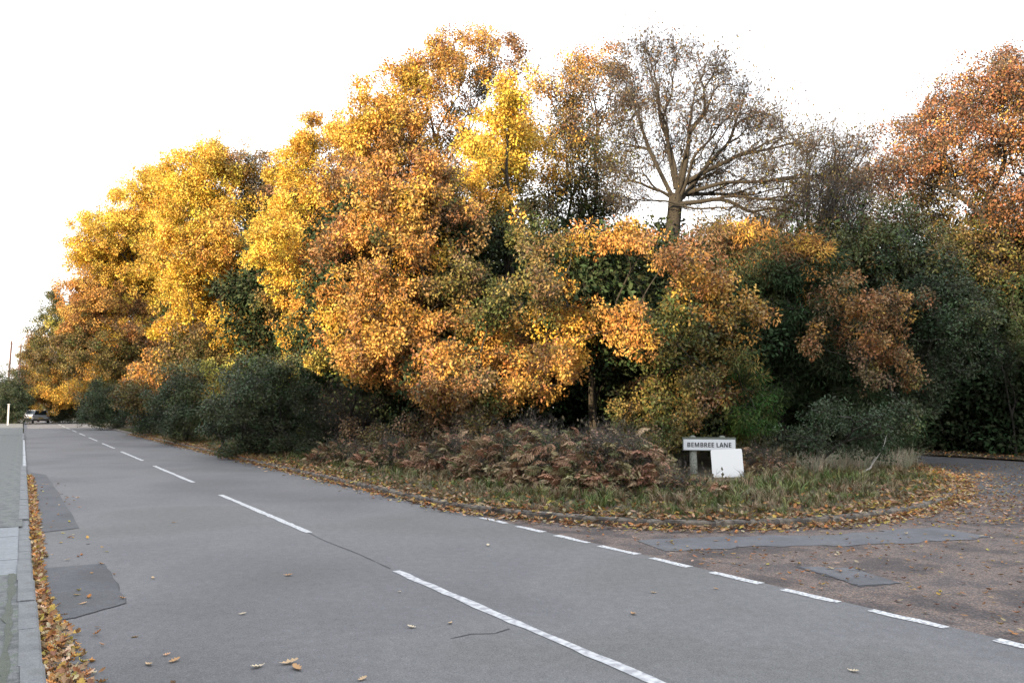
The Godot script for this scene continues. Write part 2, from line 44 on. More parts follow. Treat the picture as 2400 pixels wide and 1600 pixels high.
	["holly_tree", "tree", "shaded holly close behind the orange and green young oak", "hollies under the oaks", Vector2(15.34, -15.77), 0.8, 5, 1.10, 0.007, [[16.21,5.66,-16.73,0.57,6,1], [16.67,5.16,-16.51,0.62,6,1], [15.03,4.18,-15.38,0.71,6,1], [16.08,4.35,-15.30,0.62,6,1], [15.68,3.77,-14.33,0.57,6,1], [14.64,3.71,-15.64,0.66,6,1], [15.60,3.50,-15.33,0.62,6,1], [15.39,3.28,-13.94,0.38,6,1], [14.35,2.63,-14.73,0.57,6,1], [16.01,2.58,-15.45,0.52,6,1], [14.09,2.09,-15.25,0.52,6,1], [16.24,1.89,-16.51,0.57,6,1], [14.86,1.75,-14.21,0.47,6,1], [14.21,1.88,-16.40,0.47,6,1], [14.53,1.28,-17.33,0.47,6,1], [15.13,1.17,-16.74,0.47,6,1], [15.13,1.18,-15.89,0.47,6,1], [15.08,3.08,-16.47,0.57,6,1]]],
	["holly_tree", "tree", "shaded holly close behind the golden orange tree", "hollies under the oaks", Vector2(13.55, -41.34), 0.8, 5, 1.10, 0.007, [[12.23,11.42,-44.06,1.33,6,1], [12.71,11.34,-40.86,1.42,6,1], [14.84,12.11,-42.17,1.33,6,1], [12.38,9.61,-41.94,1.33,6,1], [14.20,10.23,-43.14,1.33,6,1], [12.67,8.20,-43.63,1.23,6,1], [13.64,8.32,-42.08,1.23,6,1], [11.87,6.10,-39.99,1.14,6,1], [11.56,4.68,-38.83,0.95,6,1], [13.31,6.14,-39.52,1.14,6,1], [11.96,7.42,-43.61,1.14,6,1], [11.05,10.14,-43.10,1.14,6,1]]],
	["holly_tree", "tree", "holly deep in the wood behind the golden orange tree", "evergreens deep in the wood", Vector2(13.72, -44.95), 1.0, 5, 1.00, 0.007, [[12.28,10.79,-46.90,1.91,6,1], [15.54,11.58,-46.41,1.91,6,1], [13.54,8.30,-44.90,2.20,6,1], [10.87,6.92,-43.00,2.06,6,1], [16.60,8.25,-46.92,2.06,6,1], [12.96,5.35,-46.11,2.20,6,1], [15.05,4.83,-44.58,2.20,6,1], [11.77,2.79,-45.16,2.20,6,1], [15.80,2.34,-45.86,2.06,6,1], [13.51,1.09,-44.27,1.76,6,1], [11.38,1.10,-44.38,1.76,6,1], [16.41,0.79,-46.00,1.76,6,1]]],
	["holly_tree", "tree", "holly deep in the wood behind the tallest tree", "evergreens deep in the wood", Vector2(13.33, -33.44), 1.0, 5, 1.00, 0.007, [[12.31,8.77,-34.89,1.46,6,1], [14.32,9.07,-33.06,1.46,6,1], [13.63,6.99,-34.40,1.69,6,1], [11.50,5.95,-33.60,1.57,6,1], [14.35,6.31,-31.64,1.57,6,1], [12.73,4.51,-34.14,1.69,6,1], [15.32,4.28,-35.22,1.69,6,1], [11.81,2.53,-33.74,1.69,6,1], [14.00,2.14,-31.66,1.57,6,1], [12.53,1.22,-31.43,1.35,6,1], [11.98,1.19,-34.71,1.35,6,1], [14.79,1.00,-32.46,1.35,6,1]]],
	["holly_tree", "tree", "holly deep in the wood behind the low spreading oak", "evergreens deep in the wood", Vector2(14.03, -26.52), 1.0, 5, 1.00, 0.007, [[12.54,7.32,-26.16,1.30,6,1], [15.29,8.05,-26.78,1.30,6,1], [14.98,6.33,-28.37,1.50,6,1], [13.44,5.56,-28.79,1.40,6,1], [15.75,5.82,-26.55,1.40,6,1], [12.83,3.92,-25.61,1.50,6,1], [14.54,3.66,-25.45,1.50,6,1], [13.66,2.44,-28.77,1.50,6,1], [13.99,2.04,-24.18,1.40,6,1], [14.24,1.25,-26.90,1.20,6,1], [13.03,1.25,-27.81,1.20,6,1], [15.46,1.09,-26.04,1.20,6,1]]],
	["holly_tree", "tree", "holly deep in the wood behind the dark hollow", "evergreens deep in the wood", Vector2(15.71, -23.18), 1.0, 5, 1.00, 0.007, [[14.54,6.43,-23.32,1.30,6,1], [16.69,6.88,-22.93,1.30,6,1], [14.83,4.91,-21.86,1.50,6,1], [13.79,4.34,-22.66,1.40,6,1], [16.07,4.64,-21.35,1.40,6,1], [15.48,3.29,-23.95,1.50,6,1], [15.77,2.90,-21.70,1.50,6,1], [15.10,1.74,-24.53,1.50,6,1], [16.30,1.43,-22.20,1.40,6,1], [15.39,0.69,-22.72,1.20,6,1], [13.97,0.71,-22.97,1.20,6,1], [16.31,0.56,-21.73,1.20,6,1]]],
	["holly_tree", "tree", "holly deep in the wood below the bare oak trunk", "evergreens deep in the wood", Vector2(18.64, -22.22), 1.0, 5, 1.00, 0.007, [[18.51,6.86,-23.75,1.30,6,1], [18.85,6.78,-20.95,1.30,6,1], [17.86,5.04,-21.22,1.50,6,1], [17.60,4.59,-23.13,1.40,6,1], [18.46,4.65,-19.92,1.40,6,1], [17.94,3.29,-22.31,1.50,6,1], [19.80,3.01,-22.10,1.50,6,1], [18.12,1.74,-23.59,1.50,6,1], [19.93,1.42,-22.05,1.40,6,1], [19.93,0.58,-23.78,1.20,6,1], [17.58,0.64,-23.15,1.20,6,1], [20.83,0.44,-22.59,1.20,6,1]]],
	["holly_tree", "tree", "holly deep in the wood behind the yew", "evergreens deep in the wood", Vector2(21.89, -20.52), 1.0, 5, 1.00, 0.007, [[20.64,6.59,-20.64,1.30,6,1], [22.72,6.98,-19.86,1.30,6,1], [22.57,5.33,-21.04,1.50,6,1], [22.19,4.80,-22.73,1.40,6,1], [22.53,4.82,-19.18,1.40,6,1], [21.87,3.36,-21.30,1.50,6,1], [21.54,2.93,-18.95,1.50,6,1], [22.27,1.75,-22.65,1.50,6,1], [24.12,1.41,-21.08,1.40,6,1], [20.64,0.70,-19.37,1.20,6,1], [20.79,0.64,-21.39,1.20,6,1], [22.80,0.50,-19.56,1.20,6,1]]],
	["holly_tree", "tree", "holly deep in the wood behind the rust brown oak", "evergreens deep in the wood", Vector2(21.41, -16.45), 1.0, 5, 1.00, 0.007, [[19.63,5.80,-16.00,1.30,6,1], [21.20,6.09,-15.17,1.30,6,1], [20.59,4.63,-15.69,1.50,6,1], [21.69,4.37,-18.10,1.40,6,1], [20.64,4.24,-14.40,1.40,6,1], [21.51,3.13,-17.12,1.50,6,1], [21.00,2.76,-15.16,1.50,6,1], [20.25,1.72,-16.82,1.50,6,1], [22.65,1.44,-16.24,1.40,6,1], [19.96,0.82,-15.35,1.20,6,1], [19.94,0.78,-16.76,1.20,6,1], [23.26,0.59,-16.39,1.20,6,1]]],
	["holly_tree", "tree", "holly deep in the wood behind the broad yellow tree", "evergreens deep in the wood", Vector2(14.19, -60.35), 1.0, 5, 1.00, 0.007, [[12.17,10.87,-62.39,2.52,6,1], [15.94,11.49,-60.72,2.52,6,1], [13.35,8.08,-57.54,2.91,6,1], [11.01,7.09,-58.97,2.71,6,1], [16.44,7.85,-58.62,2.71,6,1], [13.41,5.41,-63.01,2.91,6,1], [15.60,4.74,-58.79,2.91,6,1], [11.69,2.69,-60.30,2.91,6,1], [16.09,2.20,-59.21,2.71,6,1], [14.72,0.90,-62.53,2.32,6,1], [11.91,0.91,-62.76,2.32,6,1], [16.18,0.70,-57.12,2.32,6,1]]],
	["holly_tree", "tree", "holly deep in the wood behind the leftmost yellow tree", "evergreens deep in the wood", Vector2(13.76, -80.84), 1.0, 5, 1.00, 0.007, [[11.00,13.56,-83.40,3.33,6,1], [15.29,13.93,-78.51,3.33,6,1], [13.18,10.20,-79.13,3.84,6,1], [9.88,8.74,-79.46,3.59,6,1], [16.68,9.71,-78.83,3.59,6,1], [11.83,6.23,-79.41,3.84,6,1], [15.75,5.70,-79.59,3.84,6,1], [10.41,2.98,-79.12,3.84,6,1], [15.98,2.37,-78.25,3.59,6,1], [13.64,0.73,-80.07,3.07,6,1], [10.50,0.73,-82.08,3.07,6,1], [17.40,0.37,-80.93,3.07,6,1]]],
	["holly_tree", "tree", "dark evergreen closing the shaded lane, left side of the gap", "evergreens along the shaded lane", Vector2(30.76, -18.70), 1.0, 5, 1.20, 0.007, [[31.74,7.16,-20.20,1.60,6,1], [31.75,7.23,-18.11,1.60,6,1], [30.51,5.18,-19.88,1.70,6,1], [31.91,5.38,-19.21,1.70,6,1], [29.71,4.83,-16.55,1.70,6,1], [30.03,3.51,-19.26,1.70,6,1], [31.29,3.31,-18.03,1.70,6,1], [30.26,1.93,-19.66,1.60,6,1], [29.31,1.75,-17.46,1.60,6,1], [31.24,1.92,-17.37,1.60,6,1], [28.58,0.76,-17.92,1.20,6,1], [32.78,0.68,-18.83,1.20,6,1]]],
	["holly_tree", "tree", "dark evergreen closing the shaded lane, middle of the gap", "evergreens along the shaded lane", Vector2(31.80, -16.87), 1.0, 5, 1.20, 0.007, [[31.03,6.68,-17.20,1.60,6,1], [33.44,7.16,-16.60,1.60,6,1], [29.96,4.89,-17.02,1.70,6,1], [33.01,5.27,-17.32,1.70,6,1], [31.85,4.85,-15.45,1.70,6,1], [32.58,3.53,-18.22,1.70,6,1], [30.39,3.16,-15.27,1.70,6,1], [32.57,1.94,-18.47,1.60,6,1], [30.55,1.74,-15.88,1.60,6,1], [30.26,1.89,-14.67,1.60,6,1], [29.93,0.78,-16.38,1.20,6,1], [33.98,0.71,-17.03,1.20,6,1]]],
	["holly_tree", "tree", "dark evergreen closing the shaded lane, at the right picture edge", "evergreens along the shaded lane", Vector2(31.88, -14.45), 1.0, 5, 1.20, 0.007, [[31.58,6.41,-14.93,1.60,6,1], [30.13,6.27,-12.74,1.60,6,1], [30.97,4.76,-15.02,1.70,6,1], [30.93,4.80,-13.84,1.70,6,1], [31.35,4.59,-12.95,1.70,6,1], [30.45,3.28,-14.55,1.70,6,1], [31.58,3.11,-13.53,1.70,6,1], [29.42,1.88,-14.27,1.60,6,1], [32.03,1.74,-14.21,1.60,6,1], [30.67,1.87,-12.68,1.60,6,1], [29.56,0.85,-13.83,1.20,6,1], [34.40,0.75,-14.72,1.20,6,1]]],
	["holly_bush", "bush", "sparse glossy bush overhanging the lane at the right picture edge", "shrubs along the verge", Vector2(28.23, -13.98), 1.2, 3, 0.45, 0.007, [[29.37,5.03,-15.56,0.70,6,1], [27.76,5.05,-13.84,0.80,6,1], [26.85,3.78,-12.92,0.80,6,1], [26.78,3.28,-13.98,0.70,6,1], [28.31,2.75,-13.96,0.70,6,1], [29.79,2.20,-15.31,0.50,4,1], [30.06,1.73,-14.44,0.60,4,1]]],
]

var rng := RandomNumberGenerator.new()
var names := {}
var M := {}
var spray := []

class Buf:
	var v := PackedVector3Array()
	var n := PackedVector3Array()
	var c := PackedColorArray()
	var u := PackedVector2Array()
	var w := PackedVector2Array()
	var i := PackedInt32Array()
	func mesh(mat: Material, into: ArrayMesh = null) -> ArrayMesh:
		var a := []
		a.resize(Mesh.ARRAY_MAX)
		a[Mesh.ARRAY_VERTEX] = v
		if n.size(): a[Mesh.ARRAY_NORMAL] = n
		if c.size(): a[Mesh.ARRAY_COLOR] = c
		if u.size(): a[Mesh.ARRAY_TEX_UV] = u
		if w.size(): a[Mesh.ARRAY_TEX_UV2] = w
		a[Mesh.ARRAY_INDEX] = i
		var m := into if into else ArrayMesh.new()
		m.add_surface_from_arrays(Mesh.PRIMITIVE_TRIANGLES, a)
		m.surface_set_material(m.get_surface_count() - 1, mat)
		return m
	func tri(a: Vector3, b: Vector3, d: Vector3, col: Color):
		var k := v.size()
		v.append(a); v.append(b); v.append(d)
		c.append(col); c.append(col); c.append(col)
		i.append(k); i.append(k + 1); i.append(k + 2)
	func quad(a: Vector3, b: Vector3, d: Vector3, e: Vector3):   # clockwise seen from the front, flat normal
		var k := v.size()
		var nn := (d - a).cross(b - a).normalized()
		for p in [a, b, d, e]:
			v.append(p); n.append(nn); u.append(Vector2(p.x + p.y * 0.3, p.z + p.y)); w.append(Vector2(p.x, p.z))
		for q in [0, 1, 2, 0, 2, 3]: i.append(k + q)
	func tube(path: Array, radii: Array, sides: int, seed_u := 0.0):
		var k := v.size()
		var m := path.size()
		var along := 0.0
		for a in m:
			var p: Vector3 = path[a]
			var t: Vector3 = (path[mini(a + 1, m - 1)] - path[maxi(a - 1, 0)]).normalized()
			var ref := Vector3.RIGHT if absf(t.x) < 0.8 else Vector3.FORWARD
			var x := ref.cross(t).normalized()
			var y := t.cross(x)
			if a > 0: along += (path[a] - path[a - 1]).length()
			for s in sides + 1:
				var th := TAU * s / sides
				var o := x * cos(th) + y * sin(th)
				v.append(p + o * radii[a]); n.append(o); u.append(Vector2(seed_u + float(s) / sides, along))
		for a in m - 1:
			for s in sides:
				var q := k + a * (sides + 1) + s
				var r := q + sides + 1
				i.append(q); i.append(r); i.append(q + 1)
				i.append(q + 1); i.append(r); i.append(r + 1)

# ---------- small helpers ----------
func numbered(called: String) -> String:
	if not names.has(called):
		names[called] = 0
		return called
	names[called] += 1
	return "%s_%03d" % [called, names[called]]

func tag(o: Node, label := "", category := "", group := "", kind := ""):
	if label: o.set_meta("label", label)
	if category: o.set_meta("category", category)
	if group: o.set_meta("group", group)
	if kind: o.set_meta("kind", kind)
	return o

func base(called: String, at := Vector3.ZERO, turn := 0.0) -> Node3D:
	var o := Node3D.new()
	o.name = numbered(called)
	add_child(o)
	o.position = at
	o.rotation.y = turn
	return o

func part(called: String, mesh: Mesh, parent: Node, mat: Material = null, at := Vector3.ZERO, rot := Vector3.ZERO) -> MeshInstance3D:
	var o := MeshInstance3D.new()
	o.name = numbered(called) if parent == self else called
	o.mesh = mesh
	if mat: o.material_override = mat
	parent.add_child(o, true)
	o.position = at
	o.rotation = rot
	return o

func box(called: String, size: Vector3, at: Vector3, mat: Material, parent: Node, rot := Vector3.ZERO) -> MeshInstance3D:
	var b := BoxMesh.new()
	b.size = size
	b.material = mat
	return part(called, b, parent, null, at, rot)

func scatter(called: String, mesh: Mesh, xf: Array, cols: Array, parent: Node) -> MultiMeshInstance3D:
	var mm := MultiMesh.new()
	mm.transform_format = MultiMesh.TRANSFORM_3D
	mm.use_colors = true
	mm.mesh = mesh
	mm.instance_count = xf.size()
	for k in xf.size():
		mm.set_instance_transform(k, xf[k])
		mm.set_instance_color(k, cols[k])
	var o := MultiMeshInstance3D.new()
	o.name = numbered(called) if parent == self else called
	o.multimesh = mm
	parent.add_child(o, true)
	o.set_meta("kind", "stuff")
	return o

func srgb(c: Color) -> Color:
	return c.linear_to_srgb()

func vary(c: Color, amount := 0.25) -> Color:
	var f := rng.randf_range(1.0 - amount, 1.0 + amount)
	var g := rng.randf_range(-0.12, 0.12)
	return Color(c.r * f * (1.0 + g), c.g * f * (1.0 - g * 0.6), c.b * f, 1.0)

func on_sphere() -> Vector3:
	var y := rng.randf_range(-1, 1)
	var t := rng.randf() * TAU
	var r := sqrt(1 - y * y)
	return Vector3(r * cos(t), y, r * sin(t))

func kerb_distance(p: Vector2) -> float:
	var best := 1e9
	for k in KERB.size() - 1:
		best = minf(best, p.distance_squared_to(Geometry2D.get_closest_point_to_segment(p, KERB[k], KERB[k + 1])))
	return sqrt(best)

func verge_rise(s: float) -> float:
	return 0.105 + 0.05 * smoothstep(0.1, 4.0, s)

func land(p: Vector2) -> float:   # height of the ground on the corner of the wood
	if p.x > 26.0: return 0.06
	if p.x < 0.0: return -0.04
	return verge_rise(kerb_distance(p))

# ---------- materials ----------
func noise_image(size: int, freq: float, octaves: int, s: int, kind := FastNoiseLite.TYPE_SIMPLEX_SMOOTH) -> Image:
	var f := FastNoiseLite.new()
	f.seed = s
	f.noise_type = kind
	f.frequency = freq
	f.fractal_octaves = octaves
	return f.get_seamless_image(size, size)

func ramp_image(img: Image, stops: Array, cols: Array) -> Image:
	var g := Gradient.new()
	g.offsets = PackedFloat32Array(stops)
	g.colors = PackedColorArray(cols)
	var out := Image.create(img.get_width(), img.get_height(), false, Image.FORMAT_RGB8)
	for y in img.get_height():
		for x in img.get_width():
			out.set_pixel(x, y, g.sample(img.get_pixel(x, y).r))
	return out

func grain_image(size: int, s: int, cols: Array, spread: float) -> Image:   # crushed stone: every pixel its own tone
	var r := RandomNumberGenerator.new()
	r.seed = s
	var soft := noise_image(size, 0.03, 4, s)
	var out := Image.create(size, size, false, Image.FORMAT_RGB8)
	for y in size:
		for x in size:
			var c: Color = cols[r.randi() % cols.size()]
			var f := 1.0 + r.randf_range(-spread, spread) + (soft.get_pixel(x, y).r - 0.5) * 0.12
			out.set_pixel(x, y, Color(c.r * f, c.g * f, c.b * f))
	return out

func surface(img: Image, metres: float, rough := 0.9, coarse: Image = null, coarse_metres := 9.0, relief: Image = null) -> StandardMaterial3D:
	var m := StandardMaterial3D.new()
	m.albedo_texture = ImageTexture.create_from_image(img)
	m.roughness = rough
	m.uv1_scale = Vector3.ONE / metres
	if coarse:
		m.detail_enabled = true
		m.detail_blend_mode = BaseMaterial3D.BLEND_MODE_MUL
		m.detail_albedo = ImageTexture.create_from_image(coarse)
		m.detail_uv_layer = BaseMaterial3D.DETAIL_UV_2
		m.uv2_scale = Vector3.ONE / coarse_metres
	if relief:
		m.normal_enabled = true
		var b := relief.duplicate()
		b.bump_map_to_normal_map(2.0)
		m.normal_texture = ImageTexture.create_from_image(b)
		m.normal_scale = 0.22
	return m

func plain(c: Color, rough := 0.7, metal := 0.0) -> StandardMaterial3D:
	var m := StandardMaterial3D.new()
	m.albedo_color = srgb(c)
	m.roughness = rough
	m.metallic = metal
	return m

func leafy(rough: float, through: float) -> StandardMaterial3D:
	var m := StandardMaterial3D.new()
	m.vertex_color_use_as_albedo = true
	m.roughness = rough
	m.metallic_specular = 0.3
	m.cull_mode = BaseMaterial3D.CULL_DISABLED
	m.backlight_enabled = through > 0.0
	m.backlight = Color(through, through, through * 0.9)
	return m

func materials():
	var blotch := ramp_image(noise_image(512, 0.008, 5, 11), [0.2, 0.45, 0.6, 0.85], [Color(0.87, 0.87, 0.87), Color(0.95, 0.95, 0.96), Color(1, 1, 1), Color(0.93, 0.93, 0.91)])
	var grey := [srgb(Color(0.101, 0.099, 0.099)), srgb(Color(0.123, 0.120, 0.119)), srgb(Color(0.083, 0.081, 0.082)), srgb(Color(0.145, 0.142, 0.140))]
	M.asphalt = surface(grain_image(1024, 3, grey, 0.16), 4.3, 0.85, blotch, 23.0)
	var dark := [srgb(Color(0.066, 0.066, 0.07)), srgb(Color(0.082, 0.082, 0.086)), srgb(Color(0.052, 0.052, 0.056)), srgb(Color(0.10, 0.10, 0.102))]
	M.patch = surface(grain_image(512, 4, dark, 0.15), 1.7, 0.9, blotch, 5.0, noise_image(512, 0.25, 3, 6))
	var strip := [srgb(Color(0.092, 0.094, 0.102)), srgb(Color(0.112, 0.113, 0.12)), srgb(Color(0.07, 0.072, 0.08)), srgb(Color(0.11, 0.10, 0.095))]
	M.strip = surface(grain_image(512, 14, strip, 0.18), 1.9, 0.9, blotch, 5.0)
	var litter := ramp_image(noise_image(512, 0.012, 5, 21), [0.25, 0.45, 0.6, 0.8], [Color(0.72, 0.7, 0.7), Color(0.95, 0.9, 0.86), Color(1, 0.96, 0.92), Color(0.82, 0.80, 0.80)])
	var tan := [srgb(Color(0.10, 0.088, 0.084)), srgb(Color(0.125, 0.10, 0.09)), srgb(Color(0.075, 0.07, 0.07)), srgb(Color(0.15, 0.11, 0.09)), srgb(Color(0.09, 0.087, 0.09)), srgb(Color(0.18, 0.13, 0.105)), srgb(Color(0.06, 0.055, 0.055))]
	M.lane = surface(grain_image(512, 9, tan, 0.35), 4.6, 0.95, litter, 6.5, noise_image(512, 0.25, 3, 7))
	var pave := [srgb(Color(0.11, 0.112, 0.112)), srgb(Color(0.14, 0.142, 0.14)), srgb(Color(0.09, 0.092, 0.09)), srgb(Color(0.17, 0.17, 0.168))]
	M.pavement = surface(grain_image(512, 15, pave, 0.2), 1.6, 0.9, ramp_image(noise_image(512, 0.02, 4, 31), [0.3, 0.55, 0.75], [Color(0.8, 0.82, 0.8), Color(1, 1, 1), Color(0.9, 0.95, 0.86)]), 2.2)
	M.concrete = surface(grain_image(512, 16, [srgb(Color(0.2, 0.21, 0.212)), srgb(Color(0.235, 0.245, 0.247)), srgb(Color(0.17, 0.18, 0.182))], 0.1), 1.4, 0.85, blotch, 3.0)
	M.kerb = surface(grain_image(256, 17, [srgb(Color(0.145, 0.15, 0.15)), srgb(Color(0.17, 0.175, 0.175)), srgb(Color(0.12, 0.125, 0.125))], 0.15), 0.9, 0.85, blotch, 2.0)
	M.kerb_pale = surface(grain_image(256, 18, [srgb(Color(0.36, 0.37, 0.37)), srgb(Color(0.42, 0.42, 0.42)), srgb(Color(0.3, 0.31, 0.31))], 0.12), 0.9, 0.85)
	M.kerb_old = surface(grain_image(256, 19, [srgb(Color(0.15, 0.14, 0.12)), srgb(Color(0.19, 0.175, 0.155)), srgb(Color(0.11, 0.105, 0.09))], 0.25), 0.9, 0.95, litter, 2.0)
	M.tar = plain(Color(0.03, 0.03, 0.033), 0.8)
	M.moss = surface(grain_image(256, 20, [srgb(Color(0.075, 0.085, 0.06)), srgb(Color(0.10, 0.108, 0.085)), srgb(Color(0.08, 0.08, 0.07))], 0.3), 0.6, 1.0)
	M.paint = surface(ramp_image(noise_image(512, 0.06, 5, 41), [0.28, 0.42, 0.55, 0.8], [srgb(Color(0.2, 0.2, 0.21)), srgb(Color(0.36, 0.36, 0.36)), srgb(Color(0.46, 0.46, 0.45)), srgb(Color(0.53, 0.53, 0.52))]), 1.3, 0.75)
	M.paint_worn = surface(ramp_image(noise_image(512, 0.018, 5, 43), [0.3, 0.45, 0.6, 0.8], [srgb(Color(0.26, 0.26, 0.27)), srgb(Color(0.36, 0.36, 0.36)), srgb(Color(0.42, 0.42, 0.42)), srgb(Color(0.47, 0.47, 0.46))]), 0.9, 0.8)
	var soil := ramp_image(noise_image(512, 0.035, 5, 51), [0.2, 0.4, 0.55, 0.8], [srgb(Color(0.03, 0.03, 0.016)), srgb(Color(0.055, 0.055, 0.024)), srgb(Color(0.085, 0.06, 0.032)), srgb(Color(0.05, 0.06, 0.022))])
	M.soil = surface(soil, 2.3, 1.0, litter, 7.0)
	M.ground = surface(soil, 6.0, 1.0)
	M.ground.uv1_triplanar = true
	M.ground.uv1_world_triplanar = true
	var bark := ramp_image(noise_image(256, 0.05, 4, 61), [0.25, 0.5, 0.75], [srgb(Color(0.016, 0.014, 0.012)), srgb(Color(0.034, 0.03, 0.024)), srgb(Color(0.06, 0.055, 0.038))])
	M.bark = surface(bark, 0.6, 0.95)
	M.twig = plain(Color(0.06, 0.05, 0.042), 0.9)
	M.leaf = leafy(0.5, 0.4)
	M.leaf.metallic_specular = 0.3
	M.holly = leafy(0.45, 0.1)
	M.yew = leafy(0.7, 0.05)
	M.yew.metallic_specular = 0.15
	M.dead = leafy(0.8, 0.3)
	M.grass = leafy(0.6, 0.35)
	M.white = plain(Color(0.78, 0.78, 0.77), 0.45)
	M.plate = plain(Color(0.62, 0.64, 0.66), 0.35)
	M.black = plain(Color(0.02, 0.02, 0.022), 0.5)
	M.post = surface(ramp_image(noise_image(256, 0.03, 4, 71), [0.3, 0.55, 0.8], [srgb(Color(0.16, 0.17, 0.14)), srgb(Color(0.25, 0.26, 0.22)), srgb(Color(0.31, 0.32, 0.28))]), 0.5, 0.9)
	M.board_back = plain(Color(0.11, 0.12, 0.10), 0.9)

# ---------- vegetation ----------
func make_spray(n: int, radius: float, length: float, width: float, twigs: int, mat: Material, flat := 0.8, droop := 0.25) -> ArrayMesh:
	var b := Buf.new()
	for k in n:
		var d := on_sphere()
		var p := d * radius * pow(rng.randf(), 0.45)
		p.y *= flat
		var dir := (d + on_sphere() * 0.9 + Vector3.DOWN * droop).normalized()
		var up := (on_sphere() + Vector3.UP * 0.9).normalized()
		var side := dir.cross(up).normalized()
		var nn := side.cross(dir)
		var l := length * rng.randf_range(0.7, 1.3)
		var ww := width * rng.randf_range(0.7, 1.25)
		var g := rng.randf_range(0.6, 1.25)
		var h := rng.randf_range(-0.12, 0.12)
		var col := Color(g * (1 + h), g * (1 - h), g, 1)
		var mid := p + dir * l * 0.5 - nn * l * 0.10
		var tip := p + dir * l - nn * l * 0.05
		b.tri(p, mid + side * ww * 0.5 + nn * ww * 0.15, tip, col)
		b.tri(p, tip, mid - side * ww * 0.5 + nn * ww * 0.15, col)
	var m := b.mesh(mat)
	if twigs:
		var t := Buf.new()
		for k in twigs:
			var d := (on_sphere() + Vector3.UP * 0.25).normalized()
			var e := d * radius * rng.randf_range(0.7, 1.15)
			var c := e * 0.5 + on_sphere() * radius * 0.12
			t.tube([Vector3.ZERO, c, e], [0.005, 0.0035, 0.0016], 3)
			for q in 2:
				var s := c.lerp(e, rng.randf_range(0, 0.6))
				t.tube([s, s + (d + on_sphere() * 0.8).normalized() * radius * rng.randf_range(0.25, 0.5)], [0.0035, 0.0015], 3)
		t.mesh(M.twig, m)
	return m

func limb(b: Buf, from: Vector3, dir: Vector3, pts: Array, r_tip: float, level: int):
	var n := pts.size()
	var r0 := r_tip * pow(n, 0.5)
	if n <= 2 or level > 14:
		for p in pts:
			var c: Vector3 = from.lerp(p, 0.5) + on_sphere() * from.distance_to(p) * 0.1
			b.tube([from, c, p], [r_tip * 1.1, r_tip * 0.8, r_tip * 0.4], 3)
		return
	var lo: Vector3 = pts[0]
	var hi: Vector3 = pts[0]
	for p in pts:
		lo = lo.min(p); hi = hi.max(p)
	var ax := (hi - lo).max_axis_index()
	pts.sort_custom(func(p, q): return p[ax] < q[ax])
	var cut := clampi(int(n * rng.randf_range(0.32, 0.68)), 1, n - 1)
	for half in [pts.slice(0, cut), pts.slice(cut)]:
		var cen := Vector3.ZERO
		for p in half: cen += p
		cen /= half.size()
		var far := from.distance_to(cen)
		var to := from.lerp(cen, rng.randf_range(0.32, 0.5) if half.size() > 12 else 0.6) + on_sphere() * far * 0.06
		var l := from.distance_to(to)
		var bend := from + dir * l * 0.34 + on_sphere() * l * 0.11
		var r1 := r_tip * pow(half.size(), 0.5)
		var path := []
		var rad := []
		var steps := 4 if half.size() > 20 else 2
		for k in steps + 1:
			var t := float(k) / steps
			path.append(from.lerp(bend, t).lerp(bend.lerp(to, t), t))
			rad.append(lerpf(minf(r0, r1 * 1.25), r1, t))
		b.tube(path, rad, 8 if half.size() > 150 else (5 if half.size() > 20 else 3))
		limb(b, to, (to - bend).normalized(), half, r_tip, level + 1)

